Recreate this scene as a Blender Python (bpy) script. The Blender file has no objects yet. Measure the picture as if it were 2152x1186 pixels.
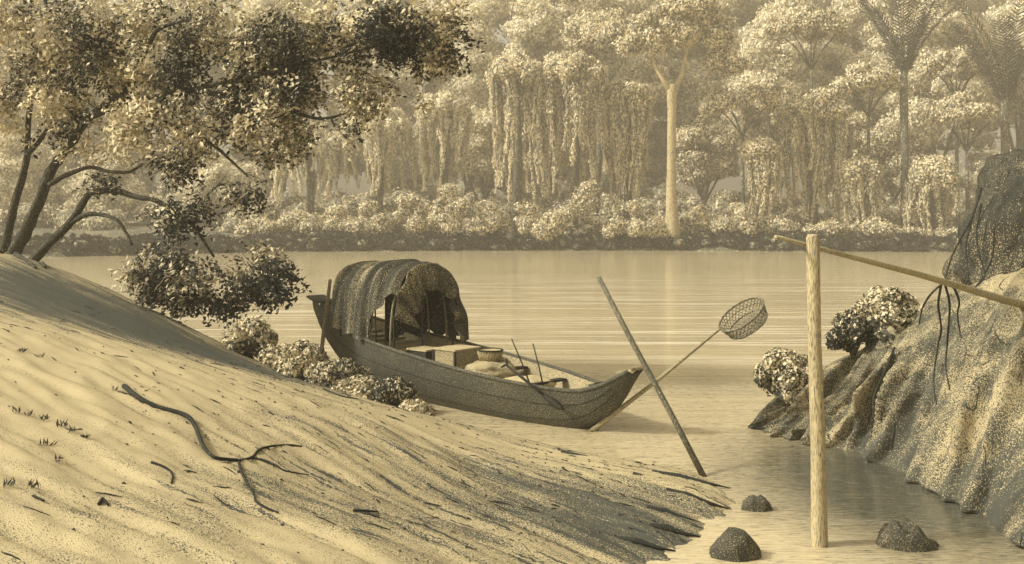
import bpy, math, random
import numpy as np
from mathutils import Vector, Matrix, Quaternion, noise as mnoise

random.seed(7)
rng = np.random.default_rng(11)
scene = bpy.context.scene
col = scene.collection

# ------------------------------------------------------------------ camera, sky, sun, exposure
F, CX, HY, CAMH = 2067.0, 1076.0, 470.0, 2.6
cam_d = bpy.data.cameras.new('camera')
cam = bpy.data.objects.new('camera', cam_d); col.objects.link(cam)
cam.location = (0, 0, CAMH); cam.rotation_euler = (math.radians(90), 0, 0)
cam_d.sensor_width = 36.0
cam_d.lens = 36.0 * F / 2152.0
cam_d.shift_y = (HY - 593.0) / 2152.0
cam_d.clip_end = 3000; cam_d.clip_start = 0.05
scene.camera = cam

SUN = Vector((-0.80, -0.16, 0.66)).normalized()
world = bpy.data.worlds.new('World'); scene.world = world
world.use_nodes = True
wn = world.node_tree; wn.nodes.clear()
sky = wn.nodes.new('ShaderNodeTexSky'); sky.sky_type = 'NISHITA'; sky.sun_disc = False
sky.sun_elevation = math.asin(SUN.z); sky.sun_rotation = math.atan2(SUN.x, SUN.y)
sky.dust_density = 6.0; sky.air_density = 1.0
hsv = wn.nodes.new('ShaderNodeHueSaturation'); hsv.inputs['Saturation'].default_value = 0.10
mulc = wn.nodes.new('ShaderNodeMix'); mulc.data_type = 'RGBA'; mulc.blend_type = 'MULTIPLY'
mulc.inputs[0].default_value = 1.0; mulc.inputs[7].default_value = (1.15, 1.06, 0.84, 1)
bg = wn.nodes.new('ShaderNodeBackground'); bg.inputs[1].default_value = 0.09
wo = wn.nodes.new('ShaderNodeOutputWorld')
wn.links.new(sky.outputs[0], hsv.inputs['Color']); wn.links.new(hsv.outputs[0], mulc.inputs[6])
wn.links.new(mulc.outputs[2], bg.inputs[0]); wn.links.new(bg.outputs[0], wo.inputs[0])
sun_d = bpy.data.lights.new('sun', 'SUN'); sun_d.energy = 2.3; sun_d.angle = math.radians(6)
sun_d.color = (1.0, 0.965, 0.89)
sun = bpy.data.objects.new('sun', sun_d); col.objects.link(sun)
sun.rotation_euler = SUN.to_track_quat('Z', 'Y').to_euler(); sun.location = (-30, -15, 40)
scene.view_settings.view_transform = 'Standard'; scene.view_settings.look = 'None'
scene.view_settings.exposure = 0.86; scene.view_settings.gamma = 1.0
scene.cycles.max_bounces = 4; scene.cycles.diffuse_bounces = 2; scene.cycles.glossy_bounces = 2
scene.cycles.transparent_max_bounces = 4

PALE = (0.50, 0.415, 0.240); INK = (0.075, 0.078, 0.062)
def mixc(a, b, f): return tuple(a[i] * (1 - f) + b[i] * f for i in range(3))

# ------------------------------------------------------------------ helpers
def P(px, py, d): return Vector(((px - CX) / F * d, d, CAMH + (HY - py) / F * d))
def W(px, py, z=0.0):
    d = (CAMH - z) * F / (py - HY)
    return Vector(((px - CX) / F * d, d, z))

def tag(o, label=None, cat=None, group=None, kind=None):
    if label: o['label'] = label
    if cat: o['category'] = cat
    if group: o['group'] = group
    if kind: o['kind'] = kind
    return o

def empty(name, loc, label=None, cat=None, group=None):
    o = bpy.data.objects.new(name, None); col.objects.link(o); o.location = loc
    o.empty_display_size = 0.2
    return tag(o, label, cat, group)

def copy_tree(o, parent=None):
    c = o.copy(); col.objects.link(c); c.parent = parent
    for ch in [x for x in KIDS.get(o.name, [])]:
        copy_tree(ch, c)
    return c
KIDS = {}

def unit(v):
    n = np.linalg.norm(v, axis=1, keepdims=True); n[n == 0] = 1
    return v / n

class MB:
    def __init__(s): s.ch = []; s.n = 0
    def add(s, v, f, mat=0, tone=0.5, smooth=True):
        v = np.asarray(v, float).reshape(-1, 3); f = np.asarray(f, int)
        t = np.full(len(f), tone) if np.isscalar(tone) else np.asarray(tone)
        s.ch.append((v, f + s.n, mat, t, smooth)); s.n += len(v)
    def leaves(s, c, nrm, dirn, L, Wd, tone, mat=0):
        nrm = unit(nrm); t = dirn - nrm * (dirn * nrm).sum(1, keepdims=True); t = unit(t)
        b = np.cross(nrm, t); L = np.asarray(L).reshape(-1, 1) * .5; Wd = np.asarray(Wd).reshape(-1, 1) * .5
        n = len(c); v = np.empty((n, 4, 3))
        v[:, 0] = c - t * L; v[:, 1] = c + b * Wd - t * L * .1; v[:, 2] = c + t * L; v[:, 3] = c - b * Wd - t * L * .1
        s.add(v.reshape(-1, 3), np.arange(n * 4).reshape(n, 4), mat, tone, False)
    def tube(s, pts, rad, seg=8, mat=0, cap=True, tone=.5, wob=0.0):
        pts = [Vector(p) for p in pts]; n = len(pts)
        if not hasattr(rad, '__len__'): rad = [rad] * n
        vs = []; up = None
        for i, p in enumerate(pts):
            d = (pts[min(i + 1, n - 1)] - pts[max(i - 1, 0)]).normalized()
            if up is None:
                up = d.orthogonal().normalized()
            else:
                up = (up - d * up.dot(d))
                up = up.normalized() if up.length > 1e-6 else d.orthogonal().normalized()
            sd = d.cross(up)
            for k in range(seg):
                a = 2 * math.pi * k / seg
                r = rad[i] * (1 + wob * mnoise.noise(p * 6 + Vector((k * 1.7, 0, 0))))
                vs.append(p + (up * math.cos(a) + sd * math.sin(a)) * r)
        fs = [(i * seg + k, i * seg + (k + 1) % seg, (i + 1) * seg + (k + 1) % seg, (i + 1) * seg + k)
              for i in range(n - 1) for k in range(seg)]
        if cap:
            vs.append(pts[0]); vs.append(pts[-1]); a0 = n * seg
            fs2 = [(a0, (k + 1) % seg, k, k) for k in range(seg)]
            s.add(np.array(vs), fs, mat, tone)
            base = s.n - len(vs)
            tr = [(a0, (k + 1) % seg, k) for k in range(seg)] + [(a0 + 1, (n - 1) * seg + k, (n - 1) * seg + (k + 1) % seg) for k in range(seg)]
            s.ch.append((np.zeros((0, 3)), np.array(tr) + base, mat, np.full(len(tr), tone), False))
        else:
            s.add(np.array(vs), fs, mat, tone)
    def box(s, M, sx, sy, sz, mat=0, tone=.5):
        v = [M @ Vector((x * sx / 2, y * sy / 2, z * sz / 2)) for x in (-1, 1) for y in (-1, 1) for z in (-1, 1)]
        f = [(0, 1, 3, 2), (4, 6, 7, 5), (0, 4, 5, 1), (2, 3, 7, 6), (0, 2, 6, 4), (1, 5, 7, 3)]
        s.add([tuple(a) for a in v], f, mat, tone, False)
    def blob(s, c, r, mat=0, sub=2, amp=.15, freq=1.5, tone=.5, smooth=True, seed=0, flat=0.0):
        V, Fc = ico(sub); c = Vector(c); out = []
        for v in V:
            vv = Vector(v); k = 1 + amp * mnoise.fractal(vv * freq + Vector((seed, seed * .7, 3)), 1.0, 2.0, 3)
            p = Vector((vv.x * r[0], vv.y * r[1], vv.z * r[2])) * k
            out.append(c + p)
        s.add([tuple(a) for a in out], Fc, mat, tone, smooth)
    def build(s, name, mats, parent=None, origin=None):
        if not isinstance(mats, (list, tuple)): mats = [mats]
        if parent is not None:
            r = parent
            while r.parent is not None: r = r.parent
            org = Vector(r.location)
        else: org = Vector(origin) if origin is not None else Vector((0, 0, 0))
        V = np.concatenate([c[0] for c in s.ch]) - np.array(org)
        me = bpy.data.meshes.new(name)
        loops = np.concatenate([c[1].reshape(-1) for c in s.ch])
        tot = np.concatenate([np.full(len(c[1]), c[1].shape[1]) for c in s.ch])
        start = np.concatenate([[0], np.cumsum(tot)[:-1]])
        me.vertices.add(len(V)); me.vertices.foreach_set('co', V.astype(np.float32).ravel())
        me.loops.add(len(loops)); me.loops.foreach_set('vertex_index', loops.astype(np.int32))
        me.polygons.add(len(tot)); me.polygons.foreach_set('loop_start', start.astype(np.int32))
        me.polygons.foreach_set('material_index', np.concatenate([np.full(len(c[1]), c[2]) for c in s.ch]).astype(np.int32))
        me.polygons.foreach_set('use_smooth', np.concatenate([np.full(len(c[1]), c[4]) for c in s.ch]))
        at = me.attributes.new('tone', 'FLOAT', 'FACE')
        at.data.foreach_set('value', np.concatenate([c[3] for c in s.ch]).astype(np.float32))
        for m in mats: me.materials.append(m)
        me.update(calc_edges=True); me.validate()
        o = bpy.data.objects.new(name, me); col.objects.link(o)
        if parent is not None:
            o.parent = parent; KIDS.setdefault(parent.name, []).append(o)
        else: o.location = org
        return o

_ico = {}
def ico(sub):
    if sub not in _ico:
        import bmesh
        bm = bmesh.new(); bmesh.ops.create_icosphere(bm, subdivisions=sub, radius=1)
        _ico[sub] = ([tuple(v.co) for v in bm.verts], [[v.index for v in f.verts] for f in bm.faces]); bm.free()
    return _ico[sub]

def spline(pts, n):
    """Catmull-Rom through pts (any dimension tuples)"""
    p = np.array([tuple(x) for x in pts], float); m = len(p)
    q = np.vstack([2 * p[0] - p[1], p, 2 * p[-1] - p[-2]])
    out = []
    for i in range(m - 1):
        for k in range(n):
            t = k / n; a, b, c, d = q[i], q[i + 1], q[i + 2], q[i + 3]
            out.append(.5 * ((2 * b) + (-a + c) * t + (2 * a - 5 * b + 4 * c - d) * t * t + (-a + 3 * b - 3 * c + d) * t ** 3))
    out.append(p[-1])
    return np.array(out)

# ------------------------------------------------------------------ materials: tan ground with chalky ink grain
def base_mat(name):
    m = bpy.data.materials.new(name); m.use_nodes = True; nt = m.node_tree; nt.nodes.clear()
    out = nt.nodes.new('ShaderNodeOutputMaterial')
    return m, nt, out

def grain(nt, scale, stretch=(1, 1, 1), rot=(0, 0, 0), detail=6, rough=.75, seed=0.0):
    tc = nt.nodes.new('ShaderNodeTexCoord'); mp = nt.nodes.new('ShaderNodeMapping')
    mp.inputs['Scale'].default_value = stretch; mp.inputs['Rotation'].default_value = rot
    mp.inputs['Location'].default_value = (seed, seed * .37, seed * .71)
    nz = nt.nodes.new('ShaderNodeTexNoise'); nz.inputs['Scale'].default_value = scale
    nz.inputs['Detail'].default_value = detail; nz.inputs['Roughness'].default_value = rough
    # rotate first, then stretch
    mp2 = nt.nodes.new('ShaderNodeMapping'); mp2.inputs['Rotation'].default_value = rot
    mp.inputs['Rotation'].default_value = (0, 0, 0)
    nt.links.new(tc.outputs['Object'], mp2.inputs[0]); nt.links.new(mp2.outputs[0], mp.inputs[0]); nt.links.new(mp.outputs[0], nz.inputs['Vector'])
    return nz.outputs[0]

def math_n(nt, op, a, b=None, clamp=False):
    n = nt.nodes.new('ShaderNodeMath'); n.operation = op; n.use_clamp = clamp
    for i, x in enumerate((a, b)):
        if x is None: continue
        if isinstance(x, (int, float)): n.inputs[i].default_value = x
        else: nt.links.new(x, n.inputs[i])
    return n.outputs[0]

def maprange(nt, v, a, b, c=0, d=1):
    n = nt.nodes.new('ShaderNodeMapRange'); nt.links.new(v, n.inputs[0])
    for i, x in zip((1, 2, 3, 4), (a, b, c, d)): n.inputs[i].default_value = x
    return n.outputs[0]

def colmix(nt, f, a, b):
    n = nt.nodes.new('ShaderNodeMix'); n.data_type = 'RGBA'
    if isinstance(f, (int, float)): n.inputs[0].default_value = f
    else: nt.links.new(f, n.inputs[0])
    for i, x in ((6, a), (7, b)):
        if isinstance(x, tuple): n.inputs[i].default_value = (*x, 1)
        else: nt.links.new(x, n.inputs[i])
    return n.outputs[2]

def crayon(name, pale=PALE, ink=INK, cover=.4, scale=60, soft=.06, stretch=(1, 1, 1), rot=(0, 0, 0),
           dash=0.0, patch=None, patch_amt=.25, patch_stretch=None, attr=None, attr_amt=.4, bump=.3, bdist=.01, transl=0.0, rough=.9, seed=0.0, gain=2.0):
    """cover = share of the surface that is dark grain"""
    m, nt, out = base_mat(name)
    g = grain(nt, scale, stretch, rot, detail=2.5, rough=.65, seed=seed)
    v = math_n(nt, 'ADD', math_n(nt, 'MULTIPLY', math_n(nt, 'SUBTRACT', g, .5), gain), .5)
    if patch:
        p = grain(nt, patch, patch_stretch or stretch, rot, detail=3, rough=.5, seed=seed + 5)
        v = math_n(nt, 'ADD', v, math_n(nt, 'MULTIPLY', math_n(nt, 'SUBTRACT', p, .5), patch_amt * 2))
    if dash:
        dn_ = grain(nt, 3.2, (.42, 4.6, 1), rot, detail=2, rough=.5, seed=41)
        da = nt.nodes.new('ShaderNodeAttribute'); da.attribute_name = 'soil_tone'
        v = math_n(nt, 'ADD', v, math_n(nt, 'MULTIPLY', math_n(nt, 'MULTIPLY', maprange(nt, dn_, .60, .66), dash), maprange(nt, da.outputs['Fac'], .36, .60, .35, 1.2)))
    if attr:
        a = nt.nodes.new('ShaderNodeAttribute'); a.attribute_name = attr
        v = math_n(nt, 'ADD', v, math_n(nt, 'MULTIPLY', math_n(nt, 'SUBTRACT', a.outputs['Fac'], .5), attr_amt))
    t0 = .5 + (.5 - cover) * .6
    f = maprange(nt, v, t0 - soft, t0 + soft)
    c = colmix(nt, f, pale, ink)
    bs = nt.nodes.new('ShaderNodeBsdfPrincipled'); bs.inputs['Roughness'].default_value = rough
    bs.inputs['Specular IOR Level'].default_value = .15
    nt.links.new(c, bs.inputs['Base Color'])
    if bump:
        b = nt.nodes.new('ShaderNodeBump'); b.inputs['Strength'].default_value = bump; b.inputs['Distance'].default_value = bdist
        nt.links.new(v, b.inputs['Height']); nt.links.new(b.outputs[0], bs.inputs['Normal'])
    sh = bs.outputs[0]
    if transl:
        tr = nt.nodes.new('ShaderNodeBsdfTranslucent'); nt.links.new(c, tr.inputs[0])
        mx = nt.nodes.new('ShaderNodeMixShader'); mx.inputs[0].default_value = transl
        nt.links.new(sh, mx.inputs[1]); nt.links.new(tr.outputs[0], mx.inputs[2]); sh = mx.outputs[0]
    nt.links.new(sh, out.inputs[0])
    return m

M = {}
STREAK = (0, 0, math.radians(36))     # bank strokes run down towards the water at the right
M['sand'] = crayon('sand', cover=.30, scale=95, dash=.35, stretch=(.7, 1.5, 1), rot=STREAK, patch=1.5, patch_amt=.40, patch_stretch=(.45, 4.2, 1), attr='soil_tone', attr_amt=.55, bump=.45, bdist=.012, soft=.04)
M['far_soil'] = crayon('far_soil', cover=.75, scale=5, patch=.5)
M['leaf_near'] = crayon('leaf_near', pale=(.74, .64, .42), ink=(.045, .049, .040), cover=.58, scale=40, soft=.08, attr='tone', attr_amt=1.3, bump=0, transl=.12)
M['leaf_far'] = crayon('leaf_far', pale=(.92, .80, .54), ink=(.09, .095, .078), cover=.24, scale=6, soft=.05, attr='tone', attr_amt=.55, bump=0, transl=.2)
M['leaf_haze'] = crayon('leaf_haze', pale=(.92, .82, .57), ink=(.28, .27, .21), cover=.24, scale=6, soft=.05, attr='tone', attr_amt=.4, bump=0, transl=.2)  # far leaves made paler, distance haze painted into their colour
M['leaf_shade'] = crayon('leaf_shade', pale=(.2,.18,.12), ink=(.02, .022, .018), cover=1.0, scale=4, soft=.08, attr='tone', attr_amt=.5, bump=0, transl=.1)  # leaves darkened to paint in the shade under the far bushes
M['shade_core'] = crayon('shade_core', pale=(.42, .37, .24), ink=(.09, .094, .075), cover=.55, scale=4, bump=0)  # dark filling inside the puffs, stands in for shade between leaves
M['shade_core_haze'] = crayon('shade_core_haze', pale=(.60, .53, .36), ink=(.24, .235, .18), cover=.5, scale=4, bump=0)  # paler filling for the hazed trees, haze put into the colour
M['palm_leaf'] = crayon('palm_leaf', pale=(.2, .18, .12), ink=(.03, .032, .026), cover=.9, scale=4, bump=0)
M['bark'] = crayon('bark', ink=(.045, .046, .036), cover=.92, scale=90, stretch=(1, 1, .3), bump=.6, bdist=.02)
M['pale_bark'] = crayon('pale_bark', cover=.22, scale=12, stretch=(1, 1, .4), bump=.4, bdist=.05)
M['far_bark'] = crayon('far_bark', cover=.8, scale=5, bump=0)
M['hull'] = crayon('hull', ink=(.06, .062, .05), cover=.90, scale=85, soft=.10, stretch=(1, 1, 1.3), patch=2, patch_amt=.10, bump=.4, bdist=.008)
M['hull_inner'] = crayon('hull_inner', cover=.40, scale=90, soft=.10, bump=.3, bdist=.006)
AX = (0, 0, math.radians(45.8))
M['cloth'] = crayon('cloth', ink=(.04, .042, .034), cover=.78, scale=110, soft=.12, stretch=(1.2, .5, .5), rot=AX, patch=3.0, patch_amt=.55, patch_stretch=(2.6, .22, .22), bump=.5, bdist=.01)
M['cloth_shade'] = crayon('cloth_shade', ink=(.03, .032, .026), cover=.93, scale=60, bump=.3, bdist=.01)  # same cloth darkened to paint in the shade inside the awning
M['wood_pale'] = crayon('wood_pale', cover=.08, scale=150, soft=.2, stretch=(1, 1, .25), bump=.4, bdist=.004)
M['post_wood'] = crayon('post_wood', cover=.28, scale=140, soft=.25, stretch=(1, 1, .12), patch=3, patch_amt=.1, patch_stretch=(1, 1, .15), bump=.5, bdist=.006)
M['pole_wood'] = crayon('pole_wood', cover=.85, scale=140, soft=.2, stretch=(1, 1, .3), bump=.4, bdist=.004)
M['wood_mid'] = crayon('wood_mid', cover=.50, scale=150, soft=.2, stretch=(1, 1, .4), bump=.4, bdist=.004)
M['wood_dark'] = crayon('wood_dark', ink=(.03, .031, .025), cover=1.1, scale=70, bump=.4, bdist=.004)
M['wicker'] = crayon('wicker', cover=.72, scale=90, bump=.3, bdist=.003)
M['sack'] = crayon('sack', cover=.38, scale=120, soft=.14, patch=6, patch_amt=.2, bump=.5, bdist=.008)
M['stone'] = crayon('stone', ink=(.06, .06, .047), cover=.85, scale=110, soft=.14, patch=5, patch_amt=.2, bump=.7, bdist=.015)

def rock_mat(name, cover, ink=INK, pamt=1.9):
    m, nt, out = base_mat(name)
    g = grain(nt, 80, (1, 1, .7), detail=2.5, rough=.65)
    g = math_n(nt, 'ADD', math_n(nt, 'MULTIPLY', math_n(nt, 'SUBTRACT', g, .5), 2.8), .5)
    tilt = (math.radians(-8), math.radians(-30), 0)
    p = grain(nt, 1.0, (1.9, 1.9, .38), rot=tilt, detail=4, rough=.62, seed=3)
    cr = grain(nt, .75, (2.4, 2.4, .16), rot=(0, math.radians(-16), 0), detail=2, rough=.45, seed=9)
    cr = math_n(nt, 'ABSOLUTE', math_n(nt, 'SUBTRACT', cr, .5))
    br_ = grain(nt, .9, (1, 1, 1), detail=2, seed=23)
    crk = math_n(nt, 'MULTIPLY', maprange(nt, cr, 0, .010, 1, 0), maprange(nt, br_, .44, .50))
    ge = nt.nodes.new('ShaderNodeNewGeometry'); sz = nt.nodes.new('ShaderNodeSeparateXYZ'); nt.links.new(ge.outputs['Position'], sz.inputs[0])
    wet = maprange(nt, sz.outputs[2], .75, .02)          # damp, weedy foot of the rock
    v = math_n(nt, 'ADD', g, math_n(nt, 'MULTIPLY', math_n(nt, 'SUBTRACT', p, .5), pamt))
    v = math_n(nt, 'ADD', v, math_n(nt, 'MULTIPLY', wet, .22))
    v = math_n(nt, 'ADD', v, math_n(nt, 'MULTIPLY', crk, .3))
    t0 = .5 + (.5 - cover) * .32
    f = maprange(nt, v, t0 - .10, t0 + .10)
    bs = nt.nodes.new('ShaderNodeBsdfPrincipled'); bs.inputs['Roughness'].default_value = .9
    bs.inputs['Specular IOR Level'].default_value = .15
    nt.links.new(colmix(nt, f, PALE, ink), bs.inputs['Base Color'])
    b = nt.nodes.new('ShaderNodeBump'); b.inputs['Strength'].default_value = .7; b.inputs['Distance'].default_value = .04
    hh = math_n(nt, 'SUBTRACT', math_n(nt, 'ADD', math_n(nt, 'MULTIPLY', g, .25), p), crk)
    nt.links.new(hh, b.inputs['Height']); nt.links.new(b.outputs[0], bs.inputs['Normal'])
    nt.links.new(bs.outputs[0], out.inputs[0])
    return m
M['rock'] = rock_mat('rock', .66, INK, 1.8)
M['rock_dark'] = rock_mat('rock_dark', 1.5, (.045, .046, .037), 1.3)

def water_mat():
    m, nt, out = base_mat('river_water')
    tc = nt.nodes.new('ShaderNodeTexCoord')
    g = grain(nt, 22, (.30, 1.7, 1), detail=8, rough=.82)
    g = math_n(nt, 'ADD', math_n(nt, 'MULTIPLY', math_n(nt, 'SUBTRACT', g, .5), 1.6), .5)
    p = grain(nt, .35, (.12, .9, 1), detail=4, rough=.6, seed=2)
    v = math_n(nt, 'ADD', g, math_n(nt, 'MULTIPLY', math_n(nt, 'SUBTRACT', p, .5), .35))
    f = maprange(nt, v, .56, .64)
    c = colmix(nt, f, (.60, .50, .30), (.14, .14, .105))
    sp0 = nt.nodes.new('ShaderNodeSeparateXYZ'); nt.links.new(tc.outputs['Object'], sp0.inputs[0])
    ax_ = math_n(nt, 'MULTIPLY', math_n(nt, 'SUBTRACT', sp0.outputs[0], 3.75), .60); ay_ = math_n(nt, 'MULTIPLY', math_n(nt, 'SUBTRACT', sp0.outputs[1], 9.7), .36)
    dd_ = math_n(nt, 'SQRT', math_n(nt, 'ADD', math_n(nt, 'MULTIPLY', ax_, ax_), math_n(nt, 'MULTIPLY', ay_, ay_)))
    refl_shade = math_n(nt, 'ADD', maprange(nt, dd_, 1.25, .45), math_n(nt, 'MULTIPLY', math_n(nt, 'SUBTRACT', v, .5), 1.4), clamp=True)
    c = colmix(nt, refl_shade, c, (.07, .072, .055))  # paints the rock's dark reflection and shade into the water colour
    # pale ripple glints painted into the colour over the open middle of the river
    s = grain(nt, 1.0, (.11, 2.3, 1), detail=5, rough=.65, seed=17)
    sep = nt.nodes.new('ShaderNodeSeparateXYZ'); nt.links.new(tc.outputs['Object'], sep.inputs[0])
    reg = math_n(nt, 'MULTIPLY', maprange(nt, sep.outputs[1], 17, 22), maprange(nt, sep.outputs[1], 55, 40))
    st = math_n(nt, 'MULTIPLY', maprange(nt, s, .535, .57), reg, clamp=True)
    c = colmix(nt, math_n(nt, 'MULTIPLY', st, .85), c, (.97, .88, .66))
    bs = nt.nodes.new('ShaderNodeBsdfPrincipled'); nt.links.new(c, bs.inputs['Base Color'])
    bs.inputs['Roughness'].default_value = .12; bs.inputs['IOR'].default_value = 1.65
    bs.inputs['Specular IOR Level'].default_value = .5
    wv = grain(nt, 1.2, (.35, 2.6, 1), detail=5, rough=.6, seed=31)
    b = nt.nodes.new('ShaderNodeBump'); b.inputs['Strength'].default_value = .5; b.inputs['Distance'].default_value = .05
    nt.links.new(wv, b.inputs['Height']); nt.links.new(b.outputs[0], bs.inputs['Normal'])
    nt.links.new(bs.outputs[0], out.inputs[0])
    return m
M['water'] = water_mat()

# ------------------------------------------------------------------ the setting
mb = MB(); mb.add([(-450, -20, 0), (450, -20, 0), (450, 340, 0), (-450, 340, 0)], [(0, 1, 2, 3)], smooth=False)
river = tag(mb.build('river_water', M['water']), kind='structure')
mb = MB(); mb.add([(-450, -20, -2.5), (450, -20, -2.5), (450, 340, -2.5), (-450, 340, -2.5)], [(0, 1, 2, 3)], smooth=False)
tag(mb.build('river_bed', M['sand']), kind='structure')

# near bank: thin-plate surface through surveyed points
ctrl = [P(0, 1186, 4.5), P(600, 1186, 5.0), P(1000, 1186, 6.0), P(1380, 1186, 7.5), P(0, 900, 7.0), P(400, 900, 8.0), P(800, 900, 9.5),
        P(1050, 945, 10.4), P(0, 700, 10), P(300, 720, 11.8), P(0, 600, 14), P(150, 612, 15), P(40, 543, 18), P(190, 592, 16.8), P(330, 658, 15.5), P(480, 736, 14.5),
        P(620, 797, 13.8), P(760, 837, 13.1), P(960, 888, 12.3),
        P(1200, 1080, 8.3), P(900, 1050, 8.0), P(-300, 545, 20),
        (-12, 14, 2.1), (-9, 8, 1.7), (-6, 4, 1.45), (-3, 1, 1.2), (0, 1, .8), (2.2, 3, -.3), (-16, 24, 2.6), (-22, 20, 2.9), (-15, 5, 2.3)]
ctrl += [(1.98, 10.1, .0), (1.95, 9.0, .0), (1.3, 10.75, .02), (.2, 11.75, .02), (-.55, 12.65, .0), (-1.9, 14.1, 0), (-3.1, 15.7, 0), (-4.5, 17.6, 0), (-7.5, 21.3, 0), (-11, 25.5, 0), (-18, 32, 0), (-24, 37, 0),
         (2.8, 9.5, -.35), (2.2, 7.0, -.3), (1.4, 12.2, -.35), (-.3, 14.0, -.5), (-1.8, 16, -.5), (-4.3, 20, -.6), (-9, 27, -.7), (-18, 37, -.8), (5, 14, -1), (5, 3, -1), (0, 20, -1.2), (-6, 32, -1.2)]
C = np.array([tuple(c) for c in ctrl], float)
def tps_fit(C):
    n = len(C); d = np.linalg.norm(C[:, None, :2] - C[None, :, :2], axis=2)
    K = np.where(d > 0, d ** 2 * np.log(d + 1e-12), 0) + np.eye(n) * .02
    A = np.zeros((n + 3, n + 3)); A[:n, :n] = K; A[:n, n] = 1; A[:n, n + 1:] = C[:, :2]; A[n:, :n] = A[:n, n:].T
    return np.linalg.solve(A, np.concatenate([C[:, 2], np.zeros(3)]))
TW = tps_fit(C)
def ground0(x, y):
    x = np.asarray(x, float); y = np.asarray(y, float)
    d = np.hypot(x[..., None] - C[:, 0], y[..., None] - C[:, 1])
    return (np.where(d > 0, d ** 2 * np.log(d + 1e-12), 0) * TW[:len(C)]).sum(-1) + TW[-3] + TW[-2] * x + TW[-1] * y
ca, sa = math.cos(math.radians(36)), math.sin(math.radians(36))
def ridge(x, y):
    u = x * ca - y * sa; v = x * sa + y * ca           # u runs along the strokes
    near = min(1.0, max(0.0, (11.8 - y) / 2.5))
    a = mnoise.fractal(Vector((u * .45, v * 2.6, 1.3)), 1.0, 2.0, 4)
    b = mnoise.fractal(Vector((u * 1.5, v * 7.5, 7.3)), 1.0, 2.0, 3)
    c_ = mnoise.fractal(Vector((u * 1.1, v * 13.0, 3.1)), 1.0, 2.0, 2)
    return a * (.015 + .02 * near) + b * (.007 + .024 * near) + c_ * .022 * near
def ground(x, y):
    return float(ground0(x, y)) + ridge(x, y)
NX, NY = 440, 420
xs = np.concatenate([np.linspace(-26, -9, 70, endpoint=False), np.linspace(-9, 4.2, NX - 70)])
ys = np.concatenate([np.linspace(.5, 20, NY - 60, endpoint=False), np.linspace(20, 40, 60)])
X, Y = np.meshgrid(xs, ys)
Z = np.concatenate([ground0(X[i:i + 40], Y[i:i + 40]) for i in range(0, NY, 40)])
Z += np.array([[ridge(x, y) for x in xs] for y in ys])
Z = np.clip(Z, -1.5, 3.2)
soil_spots = [(0, 600, 15, 1.6, .9), (150, 635, 14, 1.5, 1.0), (300, 680, 13.2, 1.3, 1.0), (450, 755, 12.7, 1.1, .9), (600, 815, 12.2, .9, .6),
              (1000, 1010, 8.9, 1.0, .4), (1250, 1060, 8.6, .8, .75), (900, 1130, 6.9, .9, .35), (1350, 1120, 8, .7, .6), (700, 1080, 6.8, .7, .3), (250, 1050, 5.9, .55, .35),
              (500, 960, 8.2, .5, .25), (60, 860, 8, 1.1, -.5), (300, 1000, 7, .5, -.3), (120, 1010, 6, .6, -.4), (250, 810, 9.5, .9, -.3), (480, 870, 9.5, .7, -.3), (860, 920, 10.3, .7, -.3), (100, 740, 10, .9, -.45), (450, 1140, 5.2, .7, -.3), (1150, 960, 10.2, .5, -.2)]
D = np.full_like(X, .42)  # darker band along the crest, wet mud by the water, paler patches inland
for px, py, d, r, a in soil_spots:
    q = P(px, py, d); D += a * np.exp(-((X - q.x) ** 2 + (Y - q.y) ** 2) / (2 * (r * .8) ** 2)) * .6
D += .10 * np.exp(-(Z / .05) ** 2)
idx = np.arange(NX * NY).reshape(NY, NX)
fq = np.stack([idx[:-1, :-1], idx[:-1, 1:], idx[1:, 1:], idx[1:, :-1]], -1).reshape(-1, 4)
keep = Z.ravel()[fq].max(1) > -1.2
mb = MB(); mb.add(np.stack([X, Y, Z], -1).reshape(-1, 3), fq[keep])
bank = tag(mb.build('river_bank', M['sand']), kind='structure')
at = bank.data.attributes.new('soil_tone', 'FLOAT', 'POINT'); at.data.foreach_set('value', D.ravel().astype(np.float32))

# far bank
def far_edge(x):      # depth of the far waterline
    return 92 + 2.5 * math.sin(x * .09 + 1) - (14 * max(0.0, min(1.0, (-22 - x) / 14)))
def far_ground(x, y):
    e = y - far_edge(x)
    return max(-1.5, min(1.0, e * .35)) + max(0, e - 3) * .05 + .25 * mnoise.noise(Vector((x * .2, y * .2, 4)))
fx = np.linspace(-120, 120, 200); fy = np.concatenate([np.linspace(72, 112, 60), np.linspace(115, 260, 20)])
vv = [(x, y, far_ground(x, y)) for y in fy for x in fx]
idx = np.arange(len(vv)).reshape(len(fy), len(fx))
mb = MB(); mb.add(vv, np.stack([idx[:-1, :-1], idx[:-1, 1:], idx[1:, 1:], idx[1:, :-1]], -1).reshape(-1, 4))
tag(mb.build('far_bank', M['far_soil']), kind='structure')

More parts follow.
